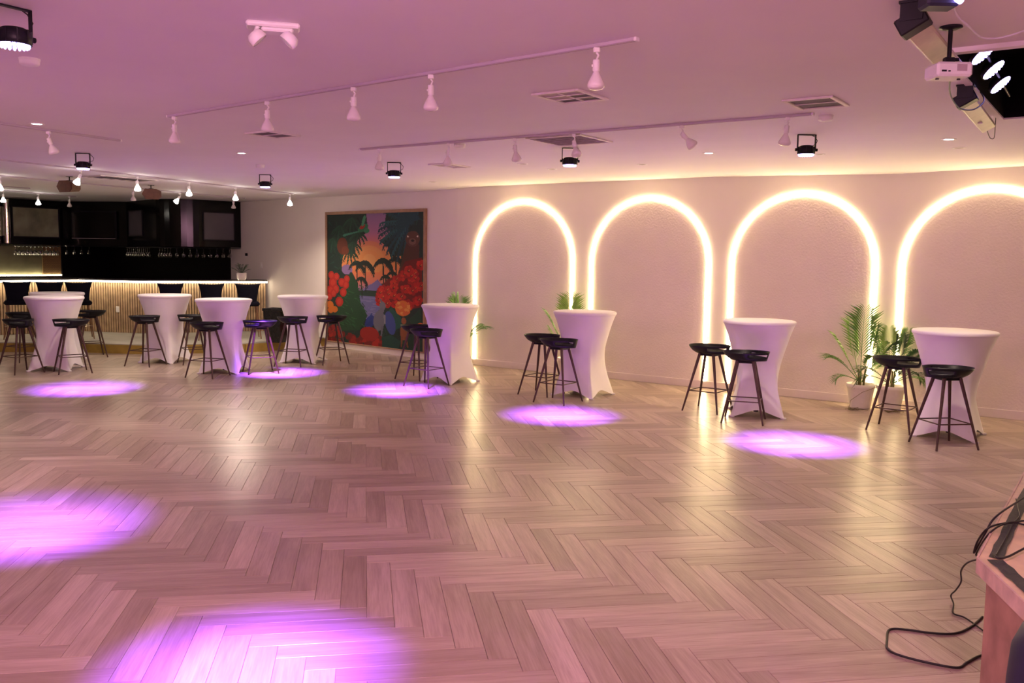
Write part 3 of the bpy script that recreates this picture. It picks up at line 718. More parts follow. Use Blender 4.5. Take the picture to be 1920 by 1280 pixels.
def potted_palm(loc, fr, lab, pot_r=.165, pot_h=.30, seed=1, m=('leaf', 'leaf_pale', 'leaf_dark'), canes=3, holes=True):
    t = thing('potted_palm', lab, 'plant', loc, group='potted palms along the arch wall'); r = random.Random(seed)
    obj('pot', MB().lathe([(0, .004), (pot_r*.70, 0), (pot_r*.73, .01), (pot_r*.95, pot_h*.82), (pot_r*.99, pot_h*.84), (pot_r*1.04, pot_h), (pot_r*.96, pot_h), (pot_r*.90, pot_h*.86)], 32), 'pot', t)
    obj('soil', MB().lathe([(0, pot_h*.88), (pot_r*.92, pot_h*.87)], 24), 'soil', t)
    for k in range(canes):
        a = k*2.1+seed; obj('cane', MB().cyl((.03*math.cos(a), .03*math.sin(a), pot_h*.86), (.045*math.cos(a), .045*math.sin(a), pot_h+.18), .014, .010, 8), 'stem', t)
    for i, (az, ln, droop, lean, mi) in enumerate(fr):
        fm_ = frond_mesh(ln, droop, ln*.40, None, seed*50+i); Rm = Matrix.Rotation(az, 3, 'Z') @ Matrix.Rotation(lean, 3, 'Y'); of = Vector((.02*math.cos(az), .02*math.sin(az), pot_h+.02)); nv_ = []
        for v_ in fm_.v:
            w_ = Rm @ Vector(v_)+of; lim = YB-.06-loc[1]; k0 = lim-.16
            if w_.y > k0: w_.y = k0+.16*(1-math.exp(-(w_.y-k0)/.16))       # leaves bend along the wall
            nv_.append(tuple(w_))
        fm_.v = nv_; obj('frond', fm_, m[mi], t)
    return t
CR = WA   # camera-right azimuth in the world
r = random.Random(11)
def fronds(n, ln, seed, lo=.6, steep=-.55):
    rr = random.Random(seed); out = []
    for i in range(n):
        az = 2*PI*i/n+rr.uniform(-.3, .3); L_ = ln*rr.uniform(lo, 1.); out.append((az, L_, L_*rr.uniform(.12, .40), rr.uniform(steep, .12), rr.choice([0, 0, 1, 2])))
    return out
p1 = onz(1612, 764); p2 = onz(1668, 768)
potted_palm(p1, [(CR+PI*.92, .82, .22, -.30, 1), (CR+PI*.98, .72, .33, -.10, 0), (CR-.1, .80, .10, -.52, 0), (CR+PI*.5, .95, .05, -.70, 0), (CR+.15, .78, .26, -.25, 2), (CR+PI, .48, .30, .25, 0), (CR+.3, .62, .30, -.05, 0), (CR-PI*.45, .60, .25, -.35, 0), (CR+PI*.7, .85, .10, -.50, 1)],
            'left one of the two palms in white pots, with bright green fronds', seed=2)
potted_palm(p2, [(CR+PI*.8, .75, .15, -.45, 0), (CR+.05, .78, .14, -.50, 0), (CR+.2, .80, .32, -.15, 2), (CR, .62, .40, .1, 2), (CR+PI, .62, .35, .0, 2), (CR+PI*.5, .75, .10, -.55, 1), (CR-.35, .55, .35, .2, 0), (CR+PI*.9, .6, .42, .25, 2), (CR-PI*.5, .55, .3, -.1, 2), (CR+.35, .70, .12, -.55, 2)],
            'right one of the two palms in white pots, partly behind a stool', seed=3)
potted_palm((-6.88, 11.38, 0), [(CR+PI*.5, .95, .03, -.80, 1), (CR+PI*.62, .88, .05, -.72, 1), (CR+PI*.36, .90, .06, -.70, 1), (CR, .90, .24, -.36, 0), (CR+PI, .92, .25, -.36, 0)]+fronds(5, .6, 4), 'potted palm hidden behind the table at the second arch, leaf tips showing', seed=4)
potted_palm((-8.95, 11.34, 0), [(CR+PI*.9, .92, .10, -.66, 0), (CR+PI*.6, .84, .05, -.74, 0), (CR+.1, .80, .36, -.05, 0), (CR-.1, .72, .30, -.2, 0)]+fronds(5, .55, 6), 'potted palm hidden behind the table by the painting, few tips showing', seed=5)
for t_, lab, pp_ in ((p1, 'thin dry stems lying at the foot of the left white pot', 0), (p2, 'thin dry stems lying at the foot of the right white pot', 1)):
    o = thing('dry_stems', lab, 'twigs', (t_.x, t_.y, 0)); rr = random.Random(3+pp_)
    d = Vector((math.cos(CR), math.sin(CR), 0)); f = Vector((math.sin(CR), -math.cos(CR), 0))
    for k in range(7):
        b_ = -d*.20+f*.16 if pp_ == 0 else -d*.12+f*.17
        pts = [b_+d*rr.uniform(-.05, .22)*u+f*rr.uniform(-.03, .08)+Vector((0, 0, .006+.10*u*rr.uniform(0, 1)*(1-u))) for u in (0, .25, .5, .75, 1)]
        obj('stem', MB().tube(pts, .0025, 5), 'twig', o)
    if pp_ == 0: obj('stem', MB().tube([-d*.20+f*.16+Vector((0, 0, .005)), -d*.19+f*.19+Vector((0, 0, .12)), -d*.06+f*.20+Vector((0, 0, .22)), d*.14+f*.18+Vector((0, 0, .29)), d*.26+f*.10+Vector((0, 0, .31))], .003, 5), 'twig', o)
# plant on the bar end
p = onz(453, 525, ZC); bp_ = thing('bar_plant', 'small leafy plant in a white bowl pot at the end of the bar', 'plant', p)
obj('pot', MB().lathe([(0, .002), (.065, 0), (.095, .05), (.10, .13), (.10, .15), (.09, .15), (.085, .12)], 24), 'pot', bp_); obj('soil', MB().lathe([(0, .13), (.092, .128)], 16), 'soil', bp_)
for i, f in enumerate(fronds(11, .34, 9, .7, -.5)):
    o = obj('frond', frond_mesh(f[1], f[2], f[1]*.36, None, 90+i, 9), 'leaf_dark', bp_, (0, 0, .12)); o.rotation_euler = (0, f[3], f[0])
# ------------------------------------------------------------------ bin, wall plates
p = onz(519, 641, ZP); bn = thing('trash_bin', 'black plastic trash bin against the wall behind the tables', 'bin', (p.x, p.y, ZP), .3); bn.scale = (.82, .82, 1.)
mb = MB().add([(sx*(.17+.05*t), sy*(.15+.04*t), .6*t) for t in (0, 1) for sx, sy in ((-1, -1), (1, -1), (1, 1), (-1, 1))], [(3, 2, 1, 0), (0, 1, 5, 4), (1, 2, 6, 5), (2, 3, 7, 6), (3, 0, 4, 7)])
obj('body', mb, 'bin', bn); mb = MB()
for c, sz in (((0, -.195, .60), (.48, .03, .05)), ((0, .195, .60), (.48, .03, .05)), ((-.225, 0, .60), (.03, .38, .05)), ((.225, 0, .60), (.03, .38, .05))): mb.box(c, sz, bev=.008)
obj('rim', mb, 'bin', bn); obj('liner', MB().box((0, 0, .56), (.40, .34, .004)), 'black_gloss', bn)
def wall_pt(px, py):
    d = ray(px, py); t = (nw.x*A.x+nw.y*A.y)/(nw.x*d[0]+nw.y*d[1]); return Vector((d[0]*t, d[1]*t, HC+d[2]*t))
for px, py, sz, m, lab in ((491, 497, (.075, .012, .12), 'outlet', 'pale switch plate on the wall right of the bar plant'), (463, 477, (.06, .03, .06), 'black_metal', 'small dark knob on the wall above the bar plant')):
    p = wall_pt(px, py); t = thing('wall_plate', lab, 'switch', (p.x+nw.x*sz[1]/2, p.y+nw.y*sz[1]/2, p.z), ang)
    obj('plate', MB().box((0, 0, 0), sz, bev=.003), m, t); obj('toggle', MB().box((0, -sz[1]/2-.004, 0), (.014, .01, .03)), m, t)

# ------------------------------------------------------------------ ceiling fittings
def par_light(loc, lab, aim=None, rz=0., e=1.):
    t = thing('stage_par_light', lab, 'stage light', loc, rz, 'black LED par lights on the ceiling'); t.scale = (.80, .80, .80)     # loc: ceiling point
    yk = MB(); yk.box((0, 0, -.006), (.20, .03, .010)); yk.box((-.098, 0, -.085), (.008, .03, .165)); yk.box((.098, 0, -.085), (.008, .03, .165))
    obj('yoke', yk, 'black_metal', t)
    hs = MB().lathe([(0, -.120), (.060, -.120), (.075, -.128), (.088, -.150), (.092, -.175), (.092, -.212), (.086, -.214), (.084, -.206)], 32); h = obj('housing', hs, 'black_metal', t)
    mb = MB()
    for k in range(10):
        a = 2*PI*k/10; mb.box((.09*math.cos(a), .09*math.sin(a), -.168), (.012, .006, .07), rz=a)
    tag(obj('cooling_fins', mb, 'black_metal', h), kind='stuff')
    for s in (-1, 1): obj('knob', MB().cyl((s*.10, 0, -.165), (s*.122, 0, -.165), .016, n=12), 'black_metal', t)
    mb = MB()
    for rr, nn_ in ((0, 1), (.028, 6), (.052, 12), (.074, 18)):
        for k in range(nn_):
            a = 2*PI*k/nn_; mb.sphere((rr*math.cos(a), rr*math.sin(a), -.212), (.0105, .0105, .020), 8, 5)
    tag(obj('led_array', mb, 'led_violet', h), kind='stuff')
    obj('power_cable', MB().tube([(.05, .03, -.125), (.12, .05, -.10), (.135, .04, -.06), (.10, .03, -.02), (.06, .02, -.004)], .004, 6), 'cable', t)
    if aim is not None:
        src = Vector(loc)+Vector((0, 0, -.205))
        light('SPOT', 'par_beam_violet', src, 2500*e, (.27, .06, 1.0), t, aim, spot_size=math.radians(30), spot_blend=.8, shadow_soft_size=.06)
        light('SPOT', 'par_beam_pink', src, 1250*e, (1.0, .38, .72), t, aim, spot_size=math.radians(21), spot_blend=1.0, shadow_soft_size=.06)
    return t
PARS = [((155, 287), (158, 729), 'black par light above the leftmost tables, between two tracks'), ((497, 327), (525, 699), 'black par light before the bar, left of the painting'),
        ((739, 304), (745, 732), 'black par light hanging above the top right of the painting'), ((1069, 277), (1050, 779), 'black par light above the second arch, beside the grille'),
        ((1513, 252), (1487, 832), 'black par light above the third arch, near the end of the track')]
for (a, b, lab) in PARS: par_light(onz(*a, CE), lab, onz(*b), CR+.05)
par_light(onz(24, 12, CE), 'large near black par light at the top left corner', onz(60, 990), CR+1.0, .85)
par_light(Vector((-2.35, 1.85, CE)), 'black par light above the nearest violet pool, out of view', onz(470, 1262), CR, .85)
# track rails and heads
def head(p, lab, lit=False, tilt=(0, 0), rz=0.):
    t = thing('track_light', lab, 'track light', p, rz, 'white track lights')
    obj('adapter', MB().box((0, 0, -.031), (.035, .030, .026), bev=.004), 'white_metal', t)
    obj('arm', MB().tube([(0, 0, -.044), (.010, 0, -.058), (.004, 0, -.072), (0, 0, -.084)], .006, 8), 'white_metal', t)
    o = bpy.data.objects.new('lamp_holder', MB().lathe([(0, 0), (.017, 0), (.019, -.006), (.019, -.055), (.016, -.060), (0, -.060)], 18).mesh('lamp_holder', 'white_metal')); COL.objects.link(o); o.parent = t
    o.location = (0, 0, -.080); o.rotation_euler = (tilt[0], tilt[1], 0)
    obj('clip', MB().cyl((-.024, 0, -.03), (-.016, 0, -.03), .007, n=8), 'white_metal', o)
    obj('bulb', MB().lathe([(.014, -.058), (.016, -.066), (.028, -.088), (.040, -.112), (.0455, -.128), (.044, -.140), (.034, -.148), (.018, -.152), (0, -.153)], 24), 'bulb_on' if lit else 'bulb_off', o)
    if lit:
        R_ = Matrix.Rotation(rz, 3, 'Z') @ o.rotation_euler.to_matrix(); dr = R_ @ Vector((0, 0, -1)); src = Vector(p)+Vector((0, 0, -.08))+dr*.17
        light('SPOT', 'track_beam', src, lit, (1, .80, .60), t, src+dr, spot_size=math.radians(140), spot_blend=.8, shadow_soft_size=.04)
    return t
def rail(a, b, lab):
    a, b = Vector(a), Vector(b); c = (a+b)/2; t = thing('track_rail', lab, 'light track', (c.x, c.y, CE), math.atan2(b.y-a.y, b.x-a.x), 'ceiling light tracks'); L_ = (b-a).length
    obj('rail', MB().box((0, 0, -.009), (L_, .034, .018), bev=.003), 'rail_shade', t)
    obj('slot', MB().box((0, 0, -.0185), (L_-.04, .010, .002)), 'vent_mid', t)
    for s in (-1, 1): obj('end_cap', MB().box((s*(L_/2+.008), 0, -.010), (.016, .036, .020), bev=.003), 'white_metal', t)
    return a, b
def on(seg, u):
    a, b = seg; p = a+(b-a)*u; return (p.x, p.y, CE)
ordn = ['first', 'second', 'third', 'fourth', 'fifth', 'sixth']
t1 = rail((-6.50, 4.44), (-2.13, 4.10), 'long ceiling track nearest the viewer')
for k, x in enumerate((-6.42, -5.18, -4.25, -3.55, -2.36)): head(on(t1, (x+6.50)/4.37), ordn[k]+' unlit track light from the left on the nearest track', rz=CR)
t2 = rail((-6.70, 6.83), (-2.06, 6.82), 'ceiling track in front of the arches')
for k, (x, tl) in enumerate(((-6.44, (0, 0)), (-5.53, (.05, .05)), (-4.75, (0, -.15)), (-4.12, (-.35, -.2)), (-3.10, (0, -.75)), (-2.24, (0, .12)))): head(on(t2, (x+6.70)/4.64), ordn[k]+' unlit track light from the left on the track before the arches', tilt=tl, rz=CR)
t3 = rail((-8.05, 2.9), (-8.34, 5.14), 'short ceiling track at the upper left'); head(on(t3, .66), 'single tilted track light at the upper left', tilt=(.1, -.3), rz=CR)
t4 = rail((-11.4, 5.2), (-12.70, 11.20), 'long ceiling track crossing in front of the bar')
for k, (u, tl) in enumerate(((.24, (0, .45)), (.40, (0, -.05)), (.57, (0, 0)), (.745, (0, 0)), (.985, (0, 0)))): head(on(t4, u), 'lit bulb, '+ordn[k]+' from the left, on the long track before the bar', lit=52 if k < 4 else 100, tilt=tl, rz=CR)
pz_ = Vector(on(t4, .745))+Vector((0, 0, -.26)); light('SPOT', 'floor_patch_spot', pz_, 230, (1, .82, .62), None, onz(480, 742), spot_size=math.radians(36), spot_blend=1., shadow_soft_size=.12)  # extra spot added for the warm floor patch; the bulb itself points down
t5 = rail((-13.75, 5.6), (-14.75, 11.75), 'ceiling track close above the bar chairs')
for k, (u, tl, lit) in enumerate(((.17, (0, 0), 10), (.56, (0, 0), 0), (.73, (-.2, .6), 10), (.95, (0, 0), 0))): head(on(t5, u), ordn[k]+' track light from the left on the track above the bar chairs', lit=lit, tilt=tl, rz=CR)
t6 = rail((-16.2, 6.6), (-16.27, 8.28), 'short far ceiling track at the left edge')
t7 = rail((-17.1, 7.6), (-17.75, 9.95), 'farthest ceiling track above the bar')
for k, (u, lit) in enumerate(((.30, 8), (.62, 10), (.93, 0))): head(on(t7, u), ordn[k]+' track light from the left on the farthest track', lit=lit, rz=CR)
# recessed lights
def downlight(p, lab, on_):
    t = thing('recessed_light', lab, 'ceiling light', p, 0, 'lit recessed lights' if on_ else 'unlit recessed lights')
    obj('trim_ring', MB().lathe([(.040, 0), (.043, -.004), (.060, -.004), (.064, -.001), (.064, 0)], 28), 'white_metal', t)
    obj('lens', MB().lathe([(0, -.003), (.041, -.002)], 24), 'down_on' if on_ else 'down_off', t)
    if on_: light('SPOT', 'downlight_beam', Vector(p)+Vector((0, 0, -.02)), on_, (1, .78, .62), t, Vector(p)+Vector((0, 0, -1)), spot_size=math.radians(110), spot_blend=.9, shadow_soft_size=.05)
for (px, lab) in (((69, 232), 'lit recessed light at the left, beside the short track'), ((453, 287), 'lit recessed light left of centre, near a smoke detector'), ((1329, 287), 'lit recessed light above the gap between second and third arch'), ((1779, 261), 'lit recessed light at the right, under the hanging strip')): downlight(onz(*px, CE), lab, 90)
for (px, lab) in (((980, 307), 'unlit recessed light above the first arch'), ((1035, 317), 'unlit recessed light above the first and second arch gap'), ((1204, 308), 'unlit recessed light above the second arch'), ((1798, 277), 'unlit recessed light just below the lit one at right'), ((1535, 289), 'unlit recessed light beside the par light above the third arch'), ((812, 341), 'unlit recessed light above the right edge of the painting')): downlight(onz(*px, CE), lab, 0)
# smoke detectors
for (px, lab) in (((55, 110), 'white smoke detector under the large near par light'), ((488, 309), 'white smoke detector left of centre above the painting wall'), ((1548, 217), 'white smoke detector beside the right end of the track'), ((862, 270), 'white smoke detector behind the second bulb before the arches')):
    t = thing('smoke_detector', lab, 'smoke detector', onz(*px, CE), 0, 'smoke detectors'); obj('base', MB().lathe([(.058, 0), (.058, -.010), (0, -.010)], 24), 'white_metal', t); obj('cover', MB().lathe([(.055, -.010), (.054, -.030), (.046, -.038), (0, -.040)], 24), 'white_metal', t)
# vents
def vent(x0, x1, y0, y1, nx_, ny_, lab, dark, slats=0):
    t = thing('ceiling_vent', lab, 'vent', ((x0+x1)/2, (y0+y1)/2, CE), 0, 'ceiling vents'); w, h = x1-x0, y1-y0; b = .028
    fm = MB()
    for s in (-1, 1): fm.box((s*(w/2-b/2), 0, -.007), (b, h, .014), bev=.003); fm.box((0, s*(h/2-b/2), -.007), (w-2*b, b, .014), bev=.003)
    obj('frame', fm, 'vent_white', t)
    cw, chh = (w-2*b)/nx_, (h-2*b)/ny_
    for i in range(nx_):
        for j in range(ny_): obj('grille_cell', MB().box((-w/2+b+cw*(i+.5), -h/2+b+chh*(j+.5), -.003), (cw-.012, chh-.012, .004)), 'vent_dark' if dark(i, j) else 'vent_mid', t)
    for i in range(1, nx_): obj('divider', MB().box((-w/2+b+cw*i, 0, -.006), (.012, h-2*b, .010)), 'vent_white', t)
    for j in range(1, ny_): obj('divider', MB().box((0, -h/2+b+chh*j, -.006), (w-2*b, .012, .010)), 'vent_white', t)
    for k in range(slats): obj('slat', MB().box((0, -h/2+b+(h-2*b)*(k+.5)/slats, -.009), (w-2*b, .046, .004), R=Matrix.Rotation(.25, 3, 'X')), 'vent_white', t)
vent(-3.43, -3.06, 5.11, 5.53, 2, 3, 'square vent with six dark panels near the end of the nearest track', lambda i, j: i+j > 1)
vent(-2.075, -1.73, 6.17, 6.60, 1, 2, 'square vent with two dark panels above the right end of the track', lambda i, j: True)
vent(-4.72, -4.13, 6.95, 7.56, 1, 1, 'large slatted return grille behind the track before the arches', lambda i, j: False, 9)
vent(-6.80, -6.47, 5.42, 5.81, 1, 2, 'small vent between the two front tracks', lambda i, j: True)
vent(-7.08, -6.79, 8.35, 8.82, 1, 2, 'small far vent above the painting wall', lambda i, j: False)
vent(-12.95, -12.42, 7.34, 8.28, 1, 1, 'long vent above the bar stools at left', lambda i, j: True, 5)
# emergency light
p = onz(512, 45, CE); em = thing('emergency_light', 'white emergency light with two lamp heads on the ceiling at upper left', 'emergency light', p, CR+.25)
obj('base', MB().box((0, 0, -.012), (.25, .11, .024), bev=.008), 'white_metal', em); obj('raised_body', MB().box((.02, 0, -.032), (.15, .085, .022), bev=.008), 'white_metal', em)
for s in (-1, 1):
    h = obj('lamp_head', MB().lathe([(0, .018), (.030, .014), (.042, -.004), (.045, -.028), (.040, -.034)], 20, R=Matrix.Rotation(s*.75, 3, 'Y')), 'white_metal', em, (s*.085, -.03, -.066)); obj('lens', MB().lathe([(0, -.031), (.040, -.030)], 18, R=Matrix.Rotation(s*.75, 3, 'Y')), 'bulb_off', h)
    obj('swivel', MB().cyl((s*.07, -.02, -.02), (s*.08, -.028, -.055), .012, n=10), 'white_metal', em)
# loudspeakers hanging before the bar
for (px, pz, r, lab) in (((130, 331), .06, .45, 'brown wooden loudspeaker hanging behind the leftmost lit bulb'), ((283, 347), .06, 1.25, 'brown wooden loudspeaker hanging right of the second lit bulb')):
    p = onz(*px, CE); t = thing('hanging_speaker', lab, 'loudspeaker', p, CR+r-.8, 'wooden loudspeakers over the bar'); t.scale = (.72, .72, .72)
    hx = ((-.21, -.21), (-.13, -.33), (.15, -.33), (.21, -.27), (.21, -.14), (.10, -.09), (-.14, -.09)); nh = len(hx)
    obj('cabinet', MB().add([(x*w, y, -.21+(z+.21)*w) for y, w in ((-.14, 1.), (.14, .72)) for x, z in hx], [tuple(range(nh)), tuple(range(nh, 2*nh))[::-1]]+[(k, k+nh, (k+1) % nh+nh, (k+1) % nh) for k in range(nh)]), 'speaker_wood', t)
    obj('grille', MB().add([(x*.88, -.148, -.21+(z+.21)*.88) for x, z in hx]+[(x*.88, -.139, -.21+(z+.21)*.88) for x, z in hx], [tuple(range(nh))]+[(k, k+nh, (k+1) % nh+nh, (k+1) % nh) for k in range(nh)]), 'speaker_wood', t)
    obj('bracket', MB().box((0, 0, -.082), (.10, .06, .012)).cyl((0, 0, 0), (0, 0, -.08), .012, n=10).box((0, 0, -.004), (.14, .05, .008)), 'black_metal', t)
# ------------------------------------------------------------------ stage lighting gear above the stage
def strip(pa, pb, z, lab):
    a, b = onz(*pa, z), onz(*pb, z); L_ = (b-a).length; t = thing('strip_light', lab, 'strip light', (a.x, a.y, CE), math.atan2(b.y-a.y, b.x-a.x), 'strip lights over the stage edge'); dz = z-CE; R = Matrix.Rotation(-.5, 3, 'X')
    obj('housing', MB().box((L_/2, 0, dz), (L_, .10, .05), R=R, bev=.006), 'batten', t)
    obj('edge_rail', MB().box((L_/2, 0, 0), (L_, .012, .012)), 'white_metal', t).location = (0, .052, dz-.012)
    br = obj('end_bracket', MB().box((-.04, 0, dz), (.10, .125, .075), R=R, bev=.006), 'black_metal', t)
    obj('hanger', MB().box((-.09, .0, dz/2-.0), (.012, .09, abs(dz)-.002)).box((-.06, 0, -.006), (.09, .10, .010)), 'black_metal', br)
    obj('tube_clip', MB().box((L_*.62, 0, dz-.034), (.03, .03, .014), bev=.003), 'white_metal', t)
    obj('hook', MB().cyl((L_-.05, 0, dz), (L_-.05, 0, 0), .006, n=8), 'black_metal', t)
strip((1716, 47), (1795, 138), 2.80, 'long strip light with black end bracket, nearest the top edge')
strip((1812, 188), (1852, 238), 2.80, 'shorter strip light below the projector, with dangling plug')
pj = thing('projector', 'small white projector lit violet, hanging on a black ceiling pole', 'projector', onz(1783, 50, CE), CR)
obj('ceiling_plate', MB().lathe([(0, 0), (.05, 0), (.052, -.006), (.03, -.014), (.0, -.016)], 28), 'black_metal', pj)
obj('pole', MB().cyl((0, 0, -.01), (0, 0, -.165), .010, n=14), 'black_metal', pj)
obj('mount', MB().box((0, 0, -.155), (.05, .03, .03), bev=.005).cyl((.02, 0, -.15), (.045, 0, -.15), .008, n=10), 'black_metal', pj)
pb = obj('body', MB().box((0, 0, -.205), (.165, .14, .065), bev=.010), 'bird_white', pj)
obj('vent_panel', MB().box((.030, -.071, -.200), (.045, .004, .030)), 'vent_mid', pb); obj('port', MB().box((-.052, -.071, -.215), (.022, .004, .008)).box((-.028, -.071, -.216), (.010, .004, .006)), 'black_metal', pb); obj('lens', MB().cyl((.083, -.01, -.205), (.10, -.01, -.205), .026, n=18), 'black_gloss', pb)
obj('foot', MB().cyl((-.05, 0, -.236), (-.05, 0, -.242), .008, n=10).cyl((.05, 0, -.236), (.05, 0, -.242), .008, n=10), 'black_metal', pb)
def px_cable(pts, r, lab, m='cable', name='cable'):
    P = [Vector(p) for p in pts]; out = []
    for k in range(len(P)-1):          # Catmull-Rom
        p0, p1, p2, p3 = P[max(k-1, 0)], P[k], P[k+1], P[min(k+2, len(P)-1)]
        for j in range(8):
            t = j/8; out.append(.5*((2*p1)+(p2-p0)*t+(2*p0-5*p1+4*p2-p3)*t*t+(3*p1-p0-3*p2+p3)*t**3))
    out.append(P[-1]); o = obj(name, MB().tube(out, r, 7), m); return tag(o, lab, 'cable')
px_cable([onz(*p, z) for *p, z in ((1781, 150, 2.66), (1781, 172, 2.66), (1788, 190, 2.66), (1802, 204, 2.67), (1822, 206, 2.70), (1838, 198, 2.76), (1845, 186, 2.82), (1838, 172, CE-.005))], .004, 'black cable looping below the projector')
px_cable([onz(*p, z) for *p, z in ((1843, 230, 2.79), (1849, 240, 2.78), (1856, 258, 2.76), (1864, 258, 2.76), (1866, 236, 2.82), (1867, 220, CE-.004))], .003, 'thin black cord dangling from the shorter strip light')
px_cable([onz(*p, z) for *p, z in ((1786, 4, 2.86), (1795, 30, 2.85), (1815, 48, 2.84), (1838, 69, 2.83), (1865, 72, 2.83), (1895, 66, 2.84), (1935, 52, CE-.004))], .0045, 'white cord lit violet, sagging below the ceiling above the stage', 'cable_white')
# upper violet fixture at the top edge
p = onz(1762, -26, CE); vf = thing('effect_light', 'violet lit stage effect box cut by the top edge above the stage', 'stage light', p, CR)
obj('body', MB().box((0, 0, -.045), (.13, .10, .085), bev=.01), 'navy_plastic', vf); obj('lens', MB().cyl((.045, -.045, -.055), (.055, -.07, -.075), .014, n=14), 'led_violet', vf)
# three par heads on a bar inside the dark recess
zt = 2.93; qa, qb, qc = onz(1842, 101, zt), onz(1862, 130, zt), onz(1875, 158, zt)
tb = thing('triple_stage_light', 'three violet LED lamps on a bar in the black ceiling recess', 'stage light', qb); axis = (qc-qa).normalized()
obj('bar', MB().cyl(qa-qb-axis*.12+Vector((0, 0, .03)), qc-qb+axis*.65+Vector((0, 0, .03)), .009, n=10), 'black_metal', tb)
camr = Vector(CM[0]); camd = -Vector(CM[1]); camf = Vector(CM[2])
nrm = (camr*.50-camd*.78-camf*.36).normalized(); Rq = nrm.to_track_quat('-Z', 'Y').to_matrix()
for q in (qa, qb, qc):
    c = q-qb; h = obj('lamp_head', MB().lathe([(0, .05), (.04, .048), (.070, .02), (.074, -.004), (.068, -.004)], 24, c=c, R=Rq), 'black_metal', tb)
    mb = MB()
    for rr, nn_ in ((0, 1), (.022, 6), (.042, 12), (.060, 18)):
        for k in range(nn_):
            a = 2*PI*k/nn_; mb.sphere(c+Rq @ Vector((rr*math.cos(a), rr*math.sin(a), -.004)), .009, 8, 5)
    tag(obj('led_array', mb, 'led_violet', h), kind='stuff')
obj('hanger', MB().cyl(Vector((0, 0, .03)), Vector((0, 0, CE+.44-zt)), .008, n=8), 'black_metal', tb)
light('SPOT', 'stage_beam', qb+nrm*.06, 60, (.35, .15, 1), tb, qb+nrm, spot_size=math.radians(80), spot_blend=.7, shadow_soft_size=.08)

# ------------------------------------------------------------------ stage at the right
ZS = .62; c0 = onz(1835, 1046, ZS); e1 = onz(1920, 1126, ZS); dd = (e1-c0).normalized()
far = Vector((c0.x, 8.2, 0)); nr = c0+dd*2.6; poly = [(c0.x, c0.y), (far.x, far.y), (2.9, far.y), (2.9, nr.y), (nr.x, nr.y)]
sg = thing('stage', 'raw plywood stage corner with taped edge at the right', 'stage')
obj('deck', MB().prism(poly, ZS-.045, ZS), 'stage_top', sg)
ins = .03; nrmv = Vector((dd.y, -dd.x, 0)); nrmv = -nrmv if nrmv.x > 0 else nrmv
poly2 = [(c0.x+ins, c0.y+ins*.8), (far.x+ins, far.y-.05), (2.85, far.y-.05), (2.85, nr.y+.05), (nr.x+ins, nr.y+.05)]
obj('front_panel', MB().prism(poly2, 0, ZS-.045), 'stage_wood', sg)
mb = MB()
for a, b in ((c0, far), (c0, nr)):
    a2, b2 = Vector((a.x, a.y)), Vector((b.x, b.y)); d = (b2-a2).normalized(); n_ = Vector((-d.y, d.x)); n_ = n_ if n_.x < 0 else -n_
    mb.prism([tuple(a2), tuple(b2), tuple(b2+n_*.008), tuple(a2+n_*.008)], ZS-.06, ZS+.003)
obj('edge_board', mb, 'stage_edge', sg)
def tape(pts, w, z=ZS+.003):
    mb = MB(); rr = random.Random(4)
    P = [Vector((p.x, p.y)) for p in pts]; vs = []
    N_ = 24
    for k in range(N_+1):
        p = P[0]+(P[1]-P[0])*k/N_; d = (P[1]-P[0]).normalized(); n_ = Vector((-d.y, d.x)); j = rr.uniform(-.0025, .0025)
        for s in (-1, 1): q = p+n_*(s*w/2+j); vs += [(q.x, q.y, z+rr.uniform(0, .004)), ]
    mb.add(vs, [(2*k, 2*k+1, 2*k+3, 2*k+2) if False else (2*k, 2*k+2, 2*k+3, 2*k+1) for k in range(N_)], True); obj('tape_strip', mb, 'gaffer', sg)
tape((c0+Vector((.055, .03, 0)), c0+Vector((.055, 2.2, 0))), .05); q = Vector((-dd.y, dd.x, 0)); q = q if q.x > 0 else -q
tape((c0+q*.055+dd*.02, c0+q*.055+dd*1.2), .06)
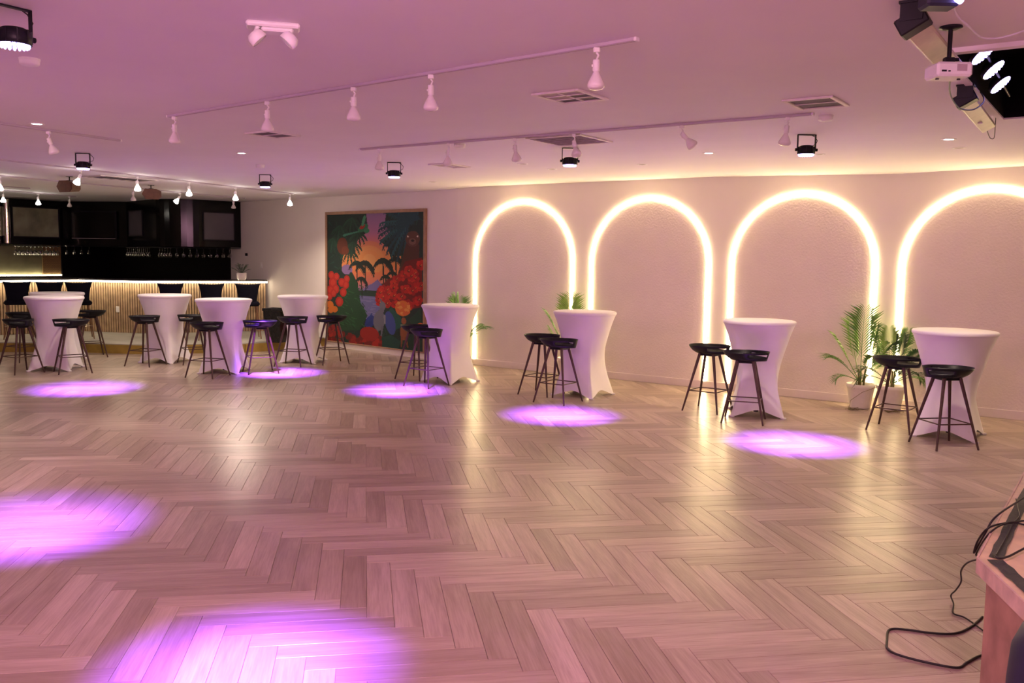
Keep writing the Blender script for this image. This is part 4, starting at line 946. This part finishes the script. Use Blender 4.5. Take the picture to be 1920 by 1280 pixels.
# cables on and off the stage edge
zz = ZS+.012
px_cable([onz(1930, 925, zz), onz(1905, 942, zz+.03), onz(1880, 958, zz+.05), onz(1861, 975, zz+.03), onz(1848, 998, ZS-.02), onz(1835, 1020, ZS-.12), onz(1826, 1036, ZS-.17), onz(1833, 1014, ZS-.08), onz(1850, 992, zz), onz(1875, 982, zz+.01), onz(1930, 975, zz)], .0045, 'black cable looped over the taped stage edge, upper loop')
px_cable([onz(1935, 988, zz), onz(1905, 980, zz), onz(1880, 983, zz+.01), onz(1860, 995, zz), onz(1845, 1012, ZS-.04), onz(1834, 1030, ZS-.14), onz(1830, 1041, ZS-.19), onz(1838, 1040, ZS-.15), onz(1833, 1050, ZS-.16)], .004, 'black cable looped over the taped stage edge, lower loop')
px_cable([onz(1935, 1020, zz), onz(1912, 1032, zz), onz(1890, 1043, zz), onz(1872, 1046, zz+.004), onz(1862, 1038, zz+.004)], .0045, 'black cable curving across the stage deck')
px_cable([onz(1905, 935, zz+.01), onz(1910, 955, zz), onz(1911, 968, zz), onz(1900, 980, zz), onz(1890, 1000, zz), onz(1868, 1040, zz)], .003, 'thin dark cable along the taped stage edge')
px_cable([onz(1842, 1048, ZS-.03), onz(1829, 1049, .50), onz(1812, 1056, .42), onz(1802, 1070, .32), onz(1802, 1090, .20), onz(1792, 1106, .10), onz(1783, 1116, .03), onz(1788, 1132, .012), onz(1787, 1149, .006), onz(1806, 1156, .006), onz(1822, 1166, .006), onz(1845, 1183, .006)], .004, 'black cable dropping from the stage corner to the floor')
px_cable([onz(1842, 1156, .006), onz(1820, 1175, .006), onz(1790, 1187, .006), onz(1745, 1186, .006), onz(1700, 1180, .006), onz(1668, 1180, .006), onz(1663, 1200, .006), onz(1665, 1217, .006), onz(1690, 1229, .006), onz(1745, 1243, .006), onz(1795, 1251, .006), onz(1812, 1242, .006), onz(1832, 1231, .006), onz(1850, 1226, .006)], .0055, 'black cable lying in a flat loop on the floor by the stage')
# dark round backed speaker in front of the stage
p = onz(1965, 1140, .78); sp = thing('floor_speaker', 'dark navy rounded loudspeaker cut by the lower right corner', 'loudspeaker', (p.x+.10, p.y-.12, 0), CR+.1)
mb = MB(); prof = [(.0, 0), (.17, 0), (.185, .03), (.185, .60), (.178, .70), (.155, .76), (.11, .79), (0, .80)]; mb.lathe(prof, 40); obj('cabinet', mb, 'navy_plastic', sp)
obj('grille', MB().lathe([(.187, .08), (.187, .50)], 40), 'grille', sp)
